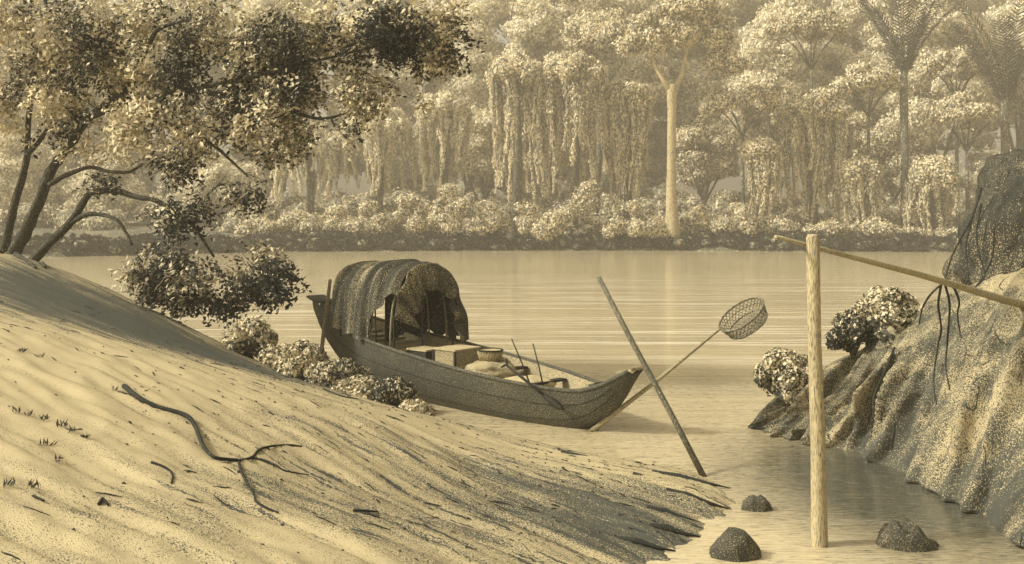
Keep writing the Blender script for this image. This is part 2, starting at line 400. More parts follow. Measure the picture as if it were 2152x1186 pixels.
# ------------------------------------------------------------------ vegetation builders
def rdir(n): return unit(rng.normal(size=(n, 3)))
def puff(mb, c, r, n, leaf, tone=.5, tvar=.25, lm=0, core=True, droop=.3, asp=.6, corek=.78):
    n = int(n * 1.9); leaf = leaf * .68
    c = np.asarray(c, float); r = np.asarray(r, float) * np.ones(3)
    if core: mb.blob(c, r * corek, mat=1, sub=2, amp=.25, freq=2, seed=rng.uniform(0, 50))  # dark inner blob added to block light and darken the gaps
    d = rdir(n); rad = rng.uniform(.74, 1.16, (n, 1))
    p = c + d * r * rad
    nr = d + rng.normal(size=(n, 3)) * .45
    dn = rng.normal(size=(n, 3)) + np.array([0, 0, -droop * 3])
    L = leaf * rng.uniform(.45, 1.65, n)
    mb.leaves(p, nr, dn, L, L * asp, tone + rng.normal(size=n) * tvar, lm)

def make_crown(mb, boxes, leaf, dens, tone=.5, tvar=.25, pr=(1, 1.6), asp=.6):
    """boxes: ellipsoids (cx,cy,cz,rx,ry,rz) filled with puffs on their surface"""
    for (cx, cy, cz, rx, ry, rz) in boxes:
        n = max(3, int(1.1 * (rx * ry + rx * rz + ry * rz) / (pr[0] * pr[1]) ))
        for k in range(n):
            d = unit(rng.normal(size=(1, 3)))[0]
            if d[2] < -.3: d[2] *= .4
            q = np.array([cx, cy, cz]) + d * np.array([rx, ry, rz]) * rng.uniform(.6, .95)
            r = rng.uniform(*pr)
            puff(mb, q, (r, r, r * .8), int(dens * r * r), leaf, tone + rng.normal() * .08, tvar, asp=asp)

def strand(mb, top, length, r, leaf, tone, n):
    """hanging rope of foliage; gets thinner below"""
    n = int(n * 1.9); leaf *= .7
    h = rng.uniform(0, 1, n) ** .9
    a = rng.uniform(0, 2 * np.pi, n); w = r * (1 - .65 * h) * (1 + .5 * np.sin(h * length * 2.1 + top[0] * 3)) * rng.uniform(.6, 1.1, n)
    sway = .25 * np.sin(h * 5 + top[0])
    p = np.stack([top[0] + np.cos(a) * w + sway, top[1] + np.sin(a) * w, top[2] - h * length], 1)
    nr = np.stack([np.cos(a), np.sin(a), np.full(n, .35)], 1) + rng.normal(size=(n, 3)) * .35
    dn = np.tile([0, 0, -1.0], (n, 1)) + rng.normal(size=(n, 3)) * .35
    L = leaf * rng.uniform(.7, 1.4, n)
    mb.leaves(p, nr, dn, L, L * .45, tone + rng.normal(size=n) * .22, 0)
    mb.tube([(top[0], top[1], top[2]), (top[0] + .25 * math.sin(2.5 + top[0]), top[1], top[2] - length * .5), (top[0] + .25 * math.sin(4 + top[0]), top[1], top[2] - length * .9)], [r * .5, r * .4, r * .1], 6, 1, cap=False)

LEAF = M['leaf_far']; CORE = M['shade_core']
def trunk_pts(h, lean=.04, n=6):
    return [(lean * h * math.sin(i * .9), 0, h * i / (n - 1)) for i in range(n)]

def round_tree(label, px, d, top, w, bottom, group, leafm=LEAF, tone=.5, name='broadleaf_tree', pr=(.9, 1.5), dens=95, leaf=.42, trunkm=None):
    """crown between pixel heights top and bottom; w in pixels"""
    x = (px - CX) / F * d; gz = far_ground(x, d); k = d / F
    zt = CAMH + (HY - top) * k; zb = CAMH + (HY - bottom) * k; hw = w * k / 2
    t = empty(name, (x, d, gz - .1), label, 'tree', group)
    zc = (zt + zb) / 2; hh = (zt - zb) / 2
    bx = [(x, d, zc, hw * .62, hw * .6, hh * .8)]
    for s in range(4):
        a = rng.uniform(0, 6.28); bx.append((x + math.cos(a) * hw * .45, d + math.sin(a) * hw * .4, zc + rng.uniform(-.5, .45) * hh, hw * .45, hw * .4, hh * .4))
    m = MB(); make_crown(m, bx, leaf, dens, tone, pr=pr)
    m.build('crown', [leafm, CORE if leafm is LEAF else M['shade_core_haze']], t)
    m = MB(); r = .16 + .012 * (zt - gz)
    m.tube([(x + .3 * math.sin(i * 1.3 + px), d, gz - .3 + (zc - gz) * i / 5) for i in range(6)], [r * (1 - .1 * i) for i in range(6)], 8)
    for s in range(4):
        a = rng.uniform(0, 6.28); b = Vector((x, d, zb + .1 * hh)); e = Vector((x + math.cos(a) * hw * .6, d + math.sin(a) * hw * .6, zc))
        m.tube([b, (b + e) / 2 + Vector((0, 0, -.2)), e], [r * .5, r * .35, r * .15], 6)
    m.build('trunk', trunkm or M['far_bark'], t)
    return t

def umbrella_tree(label, px, d, top, w, bottom, trunk_px_bottom, group):
    x = (px - CX) / F * d; gz = far_ground(x, d); k = d / F
    zt = CAMH + (HY - top) * k; zb = CAMH + (HY - bottom) * k; hw = w * k / 2; hh = zt - zb
    t = empty('umbrella_tree', (x, d, gz - .1), label, 'tree', group)
    m = MB()
    for i in range(int(16 + hw * 3)):
        a = rng.uniform(0, 6.28); q = math.sqrt(rng.uniform(0, 1)) * .85
        z = zb + hh * (.35 + .5 * (1 - q * q)) + rng.uniform(-.12, .12) * hh
        r = rng.uniform(.7, 1.15)
        puff(m, (x + math.cos(a) * q * hw, d + math.sin(a) * q * hw * .8, z), (r, r, r * .7), int(110 * r * r), .36, .45 + rng.normal() * .08)
    m.build('crown', [LEAF, CORE], t)
    m = MB(); j = Vector((x, d, zb - hh * .25))
    m.tube([(x + .2, d, gz - .3), (x + .05, d, (gz + j.z) / 2), tuple(j)], [.26, .2, .16], 8)
    m.build('trunk', M['far_bark'], t)
    m = MB()
    for s in range(7):
        a = s * .9 + rng.uniform(0, .4); e = Vector((x + math.cos(a) * hw * .6, d + math.sin(a) * hw * .6, zb + hh * .45))
        m.tube([j, j.lerp(e, .5) + Vector((0, 0, hh * .08)), e], [.11, .08, .03], 6)
    m.build('branch', M['far_bark'], t)
    return t

def draped_tree(label, px, d, top, w, bottom, group, leafm=LEAF, tone=.42, nst=34, dens=1.0):
    x = (px - CX) / F * d; gz = far_ground(x, d); k = d / F
    zt = CAMH + (HY - top) * k; zb = CAMH + (HY - bottom) * k; hw = w * k / 2; H = zt - zb
    t = empty('vine_draped_tree', (x, d, gz - .1), label, 'tree', group)
    m = MB()
    for i in range(int(10 + hw * 3)):              # billowing shoulders on top
        a = rng.uniform(0, 6.28); q = math.sqrt(rng.uniform(0, 1)) * .8
        r = rng.uniform(.7, 1.1) * min(1, hw / 2.2 + .2)
        puff(m, (x + math.cos(a) * q * hw, d + math.sin(a) * q * hw, zt - r - (q ** 2.4) * hw * .9), (r, r, r), int(100 * r * r), .38, tone - .12)
    m.build('crown', [leafm, CORE if leafm is LEAF else M['shade_core_haze']], t)
    m = MB(); n = int(nst * hw / 3)
    for i in range(n):
        a = rng.uniform(0, 6.28); q = rng.uniform(.35, 1.0)
        z0 = zt - .6 - (q ** 2.4) * hw * .9
        L = (z0 - zb) * rng.uniform(.45, 1.0); r = rng.uniform(.28, .6)
        strand(m, (x + math.cos(a) * q * hw, d + math.sin(a) * q * hw * .8, z0), L, r, .34, tone + rng.choice([-.16, 0, .18]), int(34 * L * dens))
    m.build('hanging_vines', [leafm, CORE if leafm is LEAF else M['shade_core_haze']], t)
    m = MB(); m.tube([(x, d, gz - .3), (x + .2, d, (gz + zt) / 2), (x, d, zt - 1.5)], [.5, .4, .2], 8)
    m.build('trunk', M['far_bark'], t)
    return t

m = MB()
for i in range(760):
    x = rng.uniform(-88, 95); y = rng.uniform(140, 160); r = rng.uniform(1.8, 3.4)
    puff(m, (x, y, rng.uniform(2, 60)), (r * 1.2, r, r * .85), 60, 1.0, .42, core=True, corek=.8)
tag(m.build('distant_forest', [M['leaf_haze'], M['shade_core_haze']]), 'pale far forest closing the view behind every separate tree', 'forest', kind='stuff')

# ---- background wall of tall trees, dimmest and farthest
bgt = [(-60, 'tall pale tree behind the leaning tree at the far left edge'), (170, 'tall pale tree showing between the leaning trunks'), (380, 'tall pale tree behind the middle of the leafy canopy'),
       (590, 'tall pale tree behind the right half of the leafy canopy'), (790, 'tall pale tree behind the hanging curtain of vines left of middle'), (985, 'tall pale tree behind the tip of the leafy canopy'),
       (1150, 'tall pale tree towering over the widest vine draped tree'), (1300, 'tall pale tree just left of the forked pale trunk, behind it'), (1470, 'tall pale tree behind and right of the forked pale trunk'),
       (1620, 'tall pale tree behind the highest umbrella tree, on its left'), (1790, 'tall pale tree between the highest umbrella tree and the left palm'), (1960, 'tall pale tree between the two palms'),
       (2150, 'tall pale tree behind the right palm at the picture edge')]
for i, (px, lb) in enumerate(bgt):
    d = 124 + (i * 37 % 11)
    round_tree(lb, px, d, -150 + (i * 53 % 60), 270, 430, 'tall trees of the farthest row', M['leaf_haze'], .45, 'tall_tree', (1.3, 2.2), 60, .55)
mid = [(230, 108, 300, 230, 520, 'pale round tree low behind the leaning trunks'), (60, 108, 270, 200, 520, 'pale round tree low at the far left edge behind the trunks'), (480, 110, 300, 240, 505, 'pale round tree behind the low hanging bough'),
       (1010, 116, 190, 200, 450, 'pale round tree left of the widest vine draped tree'), (1480, 112, 210, 170, 440, 'round tree just right of the forked pale trunk'),
       (1255, 112, 20, 200, 150, 'round topped tree left above the forked pale trunk'), (1880, 112, 230, 170, 430, 'round tree filling the gap below the left palm'),
       (2120, 112, 300, 170, 480, 'round tree half hidden by the dark boulder'), (1760, 114, 215, 150, 430, 'round tree behind the bell shaped vine tree'), (1620, 113, 150, 130, 250, 'small round crown left of the bell shaped vine tree')]
for px, d, top, w, bot, lb in mid:
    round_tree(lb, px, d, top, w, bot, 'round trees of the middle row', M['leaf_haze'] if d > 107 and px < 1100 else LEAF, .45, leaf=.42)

draped = [(650, 104, 250, 170, 425, 'pale vine curtain tree behind the lowest leaves of the canopy', 1), (795, 104, 215, 160, 415, 'pale vine curtain tree second from the left', 1),
          (930, 104, 190, 130, 410, 'pale vine curtain tree below the tip of the leafy canopy', 1),
          (1085, 100, 108, 130, 440, 'tall vine draped tree with two hooked shoulders, leftmost of the dark ones', 0), (1205, 99, 105, 150, 440, 'broad vine draped tree in the middle of the far bank', 0),
          (1318, 100, 160, 100, 450, 'narrow vine draped tree beside the forked pale trunk', 0), (1708, 100, 180, 175, 485, 'large bell shaped vine draped tree behind the wooden post', 0),
          (1597, 97, 285, 80, 480, 'small vine column left of the bell shaped tree', 0), (1812, 97, 325, 80, 490, 'small vine column right of the bell shaped tree', 0), (1965, 96, 325, 120, 505, 'vine column tree with bright clumps near the dark boulder', 0)]
for px, d, top, w, bot, lb, pale in draped:
    draped_tree(lb, px, d, top, w, bot, 'vine draped trees on the far bank', M['leaf_haze'] if pale else LEAF, .22 if pale else .42, dens=1.0)

umb = [(1705, 104, 15, 195, 120, 170, 'highest umbrella tree with a thin forked stem above the wooden post'), (1560, 98, 180, 175, 265, 400, 'wide umbrella tree halfway between forked trunk and wooden post'),
       (1825, 99, 140, 145, 225, 320, 'small umbrella tree below the left palm'), (2032, 98, 200, 175, 295, 385, 'umbrella tree nearest the dark boulder'), (2010, 106, 100, 150, 190, 230, 'umbrella tree between the two palms')]
for px, d, top, w, bot, tb, lb in umb:
    umbrella_tree(lb, px, d, top, w, bot, tb, 'umbrella trees on the far bank')

# ---- tree with a pale forked trunk
d = 95; x = (1412 - CX) / F * d; gz = far_ground(x, d); k = d / F
t = empty('forked_tree', (x, d, gz - .1), 'tree with a tall bare pale trunk forking into a Y', 'tree')
def Q(px, py, dd=0): return P(px, py, d + dd)
m = MB(); m.tube(spline([(*Q(1412, 505), .95), (*Q(1412, 470), .68), (*Q(1411, 420), .5), (*Q(1411, 320), .43), (*Q(1412, 240), .42), (*Q(1412, 195), .50), (*Q(1412, 178), .45)], 5)[:, :3],
              list(spline([(.95,), (.68,), (.5,), (.43,), (.42,), (.5,), (.45,)], 5)[:, 0]), 14, wob=.15)
m.build('trunk', M['pale_bark'], t)
for pts in ([Q(1410, 192), Q(1392, 165, -.3), Q(1376, 135), Q(1370, 105, .5)], [Q(1415, 192), Q(1432, 160, .3), Q(1438, 130), Q(1446, 95, -.5)]):
    m = MB(); sp = spline(pts, 5); m.tube(sp, list(np.linspace(.30, .13, len(sp))), 10, wob=.15)
    e = sp[-1]
    for s in range(4):
        f = e + np.array([rng.uniform(-3, 3), rng.uniform(-2, 2), rng.uniform(1, 3)]); m.tube([e, (e + f) / 2 + np.array([0, 0, -.3]), f], [.16, .12, .05], 6)
    m.build('branch', M['pale_bark'], t)
m = MB(); make_crown(m, [(*Q(1400, 70), 3.2, 2.5, 2.0), (*Q(1480, 75, 1), 3.2, 2.5, 2.2), (*Q(1345, 90), 1.6, 1.8, 1.4), (*Q(1530, 130, 1), 2.2, 2.0, 1.8), (*Q(1440, 20), 3, 2.5, 1.5)], .4, 100, .52, pr=(.8, 1.3))
m.build('crown', [LEAF, CORE], t)

# ---- palms
def palm(px, by, d, label, seed):
    R = random.Random(seed); x = (px - CX) / F * d; gz = far_ground(x, d); k = d / F
    zb = CAMH + (HY - by) * k
    t = empty('feather_palm', (x, d, gz - .1), label, 'palm', 'palms on the far bank')
    m = MB(); m.tube([(x, d, gz - .3), (x + .1, d, zb * .5), (x, d, zb), (x, d, zb + 2.2)], [.42, .36, .4, .3], 10, wob=.3)
    m.build('trunk', M['far_bark'], t)
    for i in range(15):
        az = i * 2.4 + R.uniform(-.2, .2); sp = R.uniform(.10, .72) if i % 3 else R.uniform(.5, .9)
        L = R.uniform(9, 12.5); pts = []; p = Vector((x, d, zb + .6)); ang = math.pi / 2 - sp * .45
        for j in range(13):
            pts.append(p.copy()); st = L / 12
            p = p + Vector((math.cos(az) * math.cos(ang), math.sin(az) * math.cos(ang) * .8, math.sin(ang))) * st
            ang -= (.010 + .045 * sp) * (1 + j * .10)
        m = MB(); m.tube(pts, [.09 * (1 - .8 * j / 12) for j in range(13)], 5, 1)
        sp_ = spline(pts, 5); n = len(sp_); c = []; nr = []; dn = []; LL = []
        for j in range(6, n - 1, 2):
            tg = Vector(sp_[min(j + 1, n - 1)] - sp_[j - 1]).normalized(); sd = tg.cross(Vector((math.cos(az + 1.57), math.sin(az + 1.57), 0)).cross(tg)).normalized()
            ll = 1.7 * math.sin(math.pi * (.12 + .85 * j / n)) ** .6
            for s in (-1, 1):
                dd = (sd * s + tg * 1.2 + Vector((0, 0, -.25))).normalized()
                c.append(Vector(sp_[j]) + dd * ll * .5); dn.append(dd); nr.append(tg.cross(dd) + Vector((R.uniform(-.4, .4), R.uniform(-.4, .4), .5))); LL.append(ll)
        LL = np.array(LL)
        m.leaves(np.array(c), np.array(nr), np.array(dn), LL, np.full(len(LL), .15), .95 + rng.normal(size=len(LL)) * .2)
        m.build('frond', [M['palm_leaf'], M['far_bark']], t)
palm(1900, 185, 98, 'feather palm with fronds spraying up past the top edge, left of the two', 3)
palm(2112, 245, 97, 'feather palm above the dark boulder, right of the two', 8)

# ---- understorey shrubs on the far bank
bush = [(545, 455, 90, 'far shrub just right of the low hanging bough'), (625, 440, 110, 'far shrub above the left end of the boat awning'), (710, 430, 95, 'rounded far shrub directly above the boat awning'), (780, 420, 80, 'small far shrub right above the awning peak'),
        (860, 405, 120, 'big rounded far shrub right of the awning'), (945, 385, 95, 'tallest far shrub left of the vine draped trees'), (1020, 420, 100, 'far shrub under the left edge of the widest vine draped tree'), (1100, 425, 100, 'far shrub under the hooked vine draped tree'),
        (1170, 440, 90, 'low far shrub between the two dark vine draped trees'), (1240, 378, 110, 'highest pale shrub under the broad vine draped tree'), (1325, 420, 100, 'pale shrub immediately left of the forked pale trunk'),
        (1378, 455, 60, 'little shrub touching the foot of the forked pale trunk'), (1470, 430, 90, 'shrub immediately right of the forked pale trunk'), (1550, 425, 95, 'shrub under the wide umbrella tree'), (1630, 450, 85, 'shrub left of the top of the wooden post'),
        (1740, 460, 90, 'shrub just right of the top of the wooden post'), (1835, 455, 90, 'shrub under the small vine column'), (1910, 475, 80, 'low shrub left of the bright clumped vine column'), (2010, 480, 80, 'low shrub beside the edge of the dark boulder')]
for i, (px, top, w, lb) in enumerate(bush):
    d = 94.5 + (i * 7 % 5) * .5; x = (px - CX) / F * d; k = d / F; gz = far_ground(x, d)
    zt = CAMH + (HY - top) * k; hw = w * k / 2 * 1.1
    t = empty('shrub', (x, d, gz - .1), lb, 'shrub', 'shrubs along the far bank')
    m = MB()
    for j in range(16):
        a = rng.uniform(0, 6.28); q = math.sqrt(rng.uniform(0, 1)); r = rng.uniform(.55, .95)
        z = gz + .4 + (zt - r - gz - .4) * (1 - .5 * q * q) * rng.uniform(.35, 1)
        if j < 3: q *= .3; z = zt - r
        puff(m, (x + math.cos(a) * q * hw * .9, d + math.sin(a) * q * hw * .6, z), (r, r, r * .9), int(130 * r * r), .30, .36)
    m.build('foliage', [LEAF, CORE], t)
    m = MB(); m.tube([(x, d, gz - .3), (x + .1, d, gz + 1.2)], [.14, .08], 6); m.build('stem', M['far_bark'], t)
# ground cover over the water's edge, coloured dark for the shaded bank: nobody could count it
m = MB()
for i in range(520):
    x = rng.uniform(-48, 52); y = far_edge(x) + rng.uniform(.2, 2.6); r = rng.uniform(.4, .85)
    puff(m, (x, y, max(.15, far_ground(x, y)) + rng.uniform(0, .7)), (r * 1.2, r, r * .8), 46, .5, .7, core=True, corek=.6)
tag(m.build('undergrowth', [M['leaf_shade'], M['shade_core']]), 'shade-dark tangle of undergrowth along the far waterline', 'undergrowth', kind='stuff')

m = MB()
for i in range(430):
    x = rng.uniform(-62, 66); y = rng.uniform(99, 126); r = rng.uniform(.8, 1.7)
    puff(m, (x, y, max(.15, far_ground(x, y)) + rng.uniform(0, 3.2) * (y - 92) / 30 + .4), (r * 1.2, r, r * .9), 85, .42, .42, core=True, corek=.8)
tag(m.build('underbrush', [LEAF, CORE]), 'pale brush filling the ground between the far trees', 'undergrowth', kind='stuff')

# ------------------------------------------------------------------ foreground leaning tree
def G(px, py, d): return P(px, py, d)
root_p = G(35, 548, 18); root_p.z = ground(root_p.x, root_p.y)
t = empty('leaning_tree', root_p, 'big leafy tree with three leaning stems overhanging the river on the left', 'tree')
def limb(name, pts, r0, r1, seg=10, n=6, parent=None):
    m = MB(); sp = spline([G(*p) for p in pts], n); rr = np.linspace(r0, r1, len(sp)); m.tube(sp, list(rr), seg, wob=.25)
    return m.build(name, M['bark'], parent or t)
limb('trunk', [(2, 545, 18), (14, 505, 18), (30, 430, 17.8), (48, 370, 17.7), (58, 320, 17.5), (60, 250, 17.4), (75, 150, 17.3)], .085, .04)
s2 = limb('trunk', [(28, 560, 17.8), (32, 528, 17.8), (58, 480, 17.6), (82, 425, 17.4), (108, 360, 17.2), (150, 300, 17), (190, 245, 16.8), (250, 200, 16.6), (285, 150, 16.5)], .125, .045)
s3 = limb('trunk', [(60, 575, 17.5), (72, 545, 17.4), (110, 505, 17.2), (150, 465, 17), (185, 412, 16.8), (205, 402, 16.7)], .095, .05)
limb('branch', [(57, 325, 17.5), (80, 300, 17.3), (100, 270, 17.2)], .05, .03, 8)
limb('branch', [(104, 388, 17.2), (140, 368, 17), (188, 352, 16.8), (225, 360, 16.6), (270, 362, 16.4), (300, 345, 16.3)], .05, .02, 8)
limb('branch', [(203, 402, 16.7), (245, 402, 16.5), (290, 415, 16.2), (335, 425, 16), (400, 470, 15.8), (450, 540, 15.7)], .06, .02, 8)
limb('branch', [(150, 468, 17), (180, 452, 16.8), (206, 450, 16.7), (245, 462, 16.5), (262, 485, 16.4), (278, 515, 16.3)], .05, .02, 8)
limb('branch', [(270, 195, 16.5), (290, 140, 16.4), (308, 105, 16.3), (330, 65, 16.2), (370, 48, 16.1), (410, 38, 16)], .06, .02, 8)
limb('branch', [(190, 245, 16.8), (280, 215, 16.4), (400, 190, 16), (540, 160, 15.6), (700, 120, 15.3), (880, 75, 15)], .06, .012, 8)
limb('branch', [(250, 200, 16.6), (350, 260, 16.2), (440, 300, 15.8), (520, 370, 15.5)], .06, .015, 8)
limb('branch', [(400, 190, 16), (560, 215, 15.6), (680, 250, 15.4), (790, 205, 15.2)], .05, .01, 8)
for pts in ([(35, 535, 17.7), (30, 560, 17.3), (55, 590, 16.6), (75, 605, 16)], [(70, 550, 17.4), (85, 575, 16.9), (95, 596, 16.3)], [(20, 535, 17.8), (5, 560, 17.2), (-20, 580, 16.8)]):
    sp = spline([G(*p) for p in pts], 5); sp[:, 2] = [max(a, ground(q[0], q[1]) + .02) if i > 5 else a for i, (a, q) in enumerate(zip(sp[:, 2], sp))]
    m = MB(); m.tube(sp, list(np.linspace(.07, .02, len(sp))), 8, wob=.3); m.build('root', M['bark'], t)

def spray_crown(name, lobes, parent, sprigs=1.0):
    m = MB()
    for (px, py, rx, ry, d, tone) in lobes:
        c0 = np.array(G(px, py, d)); k = d / F; R = np.array([rx * k, min(rx * k, 1.1), ry * k])
        n = int(sprigs * rx * ry * .032)
        dd = rdir(n) * (rng.uniform(0, 1, (n, 1)) ** .42)
        cs = c0 + dd * R
        for c, dv in zip(cs, dd):
            # clump noise leaves real gaps
            nz = mnoise.noise(Vector(c) * 1.5)
            if nz < -.08: continue
            q = int(rng.integers(9, 20)); out = np.array([dv[0] + .35, dv[1] * .5, dv[2] * .5 - .55]); out /= np.linalg.norm(out) + 1e-6
            ax = rng.uniform(0, .34, (q, 1)); side = rng.normal(size=(q, 3)) * .055
            p = c + out * ax + side
            dn = out * 1.0 + rng.normal(size=(q, 3)) * .55
            nr = rng.normal(size=(q, 3)) * .55 + np.array([-.35, -.45, .75])
            L = rng.uniform(.065, .13, q)
            tn = tone - .07 + .75 * mnoise.noise(Vector(c) * 1.2 + Vector((9, 0, 0))) + rng.normal() * .12
            m.leaves(p, nr, dn, L, L * .5, tn + rng.normal(size=q) * .12)
            if rng.uniform() < .15: m.tube([c - out * .15, c + out * .3], [.006, .003], 4, 1, cap=False)
    return m.build(name, [M['leaf_near'], M['bark']], parent)
upper = [(40, 50, 110, 80, 17, .42), (150, 90, 100, 80, 16.8, .45), (250, 40, 120, 70, 16.6, .48), (380, 90, 110, 80, 16.3, .5), (470, 40, 110, 60, 16.2, .42),
         (30, 170, 70, 80, 17, .42), (130, 200, 100, 70, 16.8, .5), (250, 150, 110, 70, 16.5, .5), (60, 250, 80, 45, 17, .42)]
mid_l = [(560, 110, 90, 70, 15.9, .58), (650, 70, 120, 70, 15.7, .62), (780, 60, 110, 65, 15.4, .66), (900, 70, 90, 60, 15.2, .72), (965, 50, 45, 45, 15, .66), (820, 20, 150, 30, 15.4, .45),
         (430, 190, 110, 75, 16, .60), (560, 190, 100, 70, 15.8, .68), (680, 170, 100, 60, 15.5, .66), (800, 190, 75, 45, 15.3, .68), (840, 215, 40, 38, 15.2, .66), (920, 110, 60, 40, 15.1, .62)]
low_l = [(210, 270, 110, 55, 16.6, .42), (330, 250, 110, 60, 16.2, .40), (300, 215, 70, 30, 16, .25), (430, 290, 90, 45, 15.9, .55), (560, 260, 70, 50, 15.6, .58), (680, 270, 80, 40, 15.4, .52), (590, 300, 30, 30, 15.5, .6),
         (460, 340, 85, 45, 15.7, .6), (505, 385, 50, 40, 15.6, .6), (380, 340, 60, 30, 15.9, .5), (190, 385, 28, 26, 16.4, .75)]
bough = [(345, 475, 45, 30, 15.9, .6), (385, 505, 60, 32, 15.8, .66), (460, 520, 55, 32, 15.7, .66), (350, 615, 40, 22, 15.8, .7), (470, 640, 26, 16, 15.7, .72), (385, 595, 60, 30, 15.7, .7), (370, 450, 65, 38, 15.8, .62), (430, 490, 60, 42, 15.7, .62), (330, 560, 62, 42, 15.9, .66), (420, 560, 80, 48, 15.7, .66), (510, 545, 65, 42, 15.6, .64), (565, 580, 42, 36, 15.5, .68), (435, 620, 40, 26, 15.7, .72), (300, 590, 35, 22, 15.9, .68), (520, 605, 45, 25, 15.6, .68)]
spray_crown('foliage', upper, t, 1.05)
spray_crown('foliage', mid_l, t, 1.15)
spray_crown('foliage', low_l, t, 1.0)
spray_crown('foliage', bough, t, 1.25)

# ------------------------------------------------------------------ bushes at the water's edge, near side
def near_bush(label, px, py, d, w, h, name='riverside_bush', tone=.35, group='bushes between the bank and the boat', np_=9, cat='bush', z0=None):
    c = P(px, py, d); k = d / F; hw = w * k / 2; hh = h * k
    if z0 is None: z0 = min(c.z - hh * .4, max(0.0, ground(c.x, c.y)))
    t = empty(name, (c.x, c.y, z0), label, cat, group); m = MB(); hw *= 1.2; hh *= 1.15; tone += .02; hw *= 1.1
    for j in range(np_):
        a = j * 2.4 + rng.uniform(0, .5); q = math.sqrt((j + .5) / np_); r = rng.uniform(.20, .44) * min(hw, hh) * 1.25
        z = c.z + hh * .5 - r - q * q * hh * .35 - rng.uniform(0, .15) * hh
        pc = (c.x + math.cos(a) * q * (hw - r * .6), c.y + math.sin(a) * q * hw * .55, z)
        puff(m, pc, (r, r, r * .95), int(200 + 2200 * r * r), .078, tone + rng.normal() * .06, .2, corek=.82)
        puff(m, (pc[0], pc[1], z - r * .9), (r, r, r * .8), int(80 + 800 * r * r), .075, tone + .35, .3, corek=.8)  # lower puff darker, underside shade put into the leaf tone
    m.build('foliage', [M['leaf_near'], M['shade_core']], t)
    m = MB()
    for j in range(6):
        a = j * 1.05; m.tube([(c.x, c.y, z0 - .05), (c.x + math.cos(a) * hw * .3, c.y + math.sin(a) * hw * .2, c.z - hh * .2), (c.x + math.cos(a) * hw * .6, c.y + math.sin(a) * hw * .4, c.z + hh * .2)], [.018, .012, .006], 5)
    m.build('stem', M['bark'], t)
near_bush('pale billowing bush farthest left along the bank crest', 525, 705, 14.9, 90, 75)
near_bush('low bush between the leftmost bush and the mooring pole', 590, 750, 14.6, 80, 55)
near_bush('low ragged bush filling the gap left of the mooring pole', 617, 768, 14.3, 70, 42)
near_bush('low ragged bush in the gap right of the mooring pole', 682, 778, 14.1, 70, 48)
near_bush('low ragged bush in front of the dense bush under the stern', 745, 812, 13.7, 80, 46, tone=.4)
near_bush('pale bush at the foot of the mooring pole', 645, 752, 14.4, 75, 70)
near_bush('dense bush under the stern of the boat', 715, 785, 14.0, 90, 75, tone=.45)
near_bush('low pale bush at the boat side below the awning', 770, 815, 13.6, 80, 55, tone=.35)
near_bush('darkest leafy bush against the hull amidships', 822, 818, 13.4, 70, 62, tone=.62)
near_bush('small pale bush where the hull meets the sand', 872, 858, 12.9, 60, 36, tone=.3)

# ------------------------------------------------------------------ boat
Ob = Vector((-3.36, 17.0, 0)); Eb = Vector((1.50, 12.0, 0)); LB = (Eb - Ob).length
bd = (Eb - Ob).normalized(); br = Vector((bd.y, -bd.x, 0)).normalized()
if br.x > 0: br = -br                                # starboard: towards the bank
def B(s, y, z): return Ob + bd * (s * LB) + br * y + Vector((0, 0, z))
def interp(tab, t):
    xs_ = [a for a, _ in tab]; ys_ = [b for _, b in tab]; return float(np.interp(t, xs_, ys_))
def smooth_tab(tab):
    a = spline(tab, 8); return [(x, y) for x, y in a]
SHEER = smooth_tab([(0, 1.28), (.1, 1.10), (.25, .89), (.4, .77), (.6, .64), (.75, .55), (.88, .50), (.94, .57), (1, .80)])
BEAM = smooth_tab([(0, .10), (.08, .26), (.25, .52), (.4, .64), (.6, .66), (.75, .58), (.88, .38), (.95, .25), (1, .13)])
KEEL = smooth_tab([(0, 1.02), (.06, .60), (.15, .22), (.25, .0), (.4, -.12), (.6, -.15), (.78, -.13), (.87, -.07), (.92, .08), (.96, .33), (1, .73)])
boat = empty('canoe', B(.5, 0, 0), 'long dark river canoe with upturned ends and a hooped awning, moored at the bank', 'boat')
NS, NR = 70, 24
def hull_pts(off, zoff=0.0):
    v = []
    for i in range(NS + 1):
        t_ = i / NS; b = max(.02, interp(BEAM, t_) - off); zs = interp(SHEER, t_); zk = interp(KEEL, t_) + off
        for j in range(NR + 1):
            a = -1 + 2 * j / NR; sgn = 1 if a >= 0 else -1; q = abs(a)
            th = q * math.pi / 2; yy = b * math.sin(th) ** .85; zz = zk + (zs - zk) * (1 - math.cos(th) ** 1.15)
            yy *= 1 + .06 * q ** 3
            v.append(B(t_, sgn * yy, zz + zoff))
    return v
def strip_faces(n, m, flip=False):
    f = []
    for i in range(n):
        for j in range(m):
            a = i * (m + 1) + j; q = (a, a + 1, a + m + 2, a + m + 1); f.append(q[::-1] if flip else q)
    return f
m = MB(); vo = hull_pts(0)
m.add([tuple(v) for v in vo], strip_faces(NS, NR))
for i in (0, NS):
    ring = vo[i * (NR + 1):(i + 1) * (NR + 1)]; c = sum(ring, Vector()) / len(ring)
    m.add([tuple(v) for v in ring] + [tuple(c)], [(j, j + 1, NR + 1) for j in range(NR)], smooth=False)
hull = m.build('hull', M['hull'], boat)
m = MB(); m.add([tuple(v) for v in hull_pts(.035, .002)], strip_faces(NS, NR, True)); m.build('lining', M['hull_inner'], boat)
for sgn in (-1, 1):
    m = MB(); pts = [B(i / NS, sgn * (interp(BEAM, i / NS) * 1.06 - .015), interp(SHEER, i / NS) + .008) for i in range(NS + 1)]
    m.tube(pts, .028, 8); m.build('gunwale', M['hull'], boat)
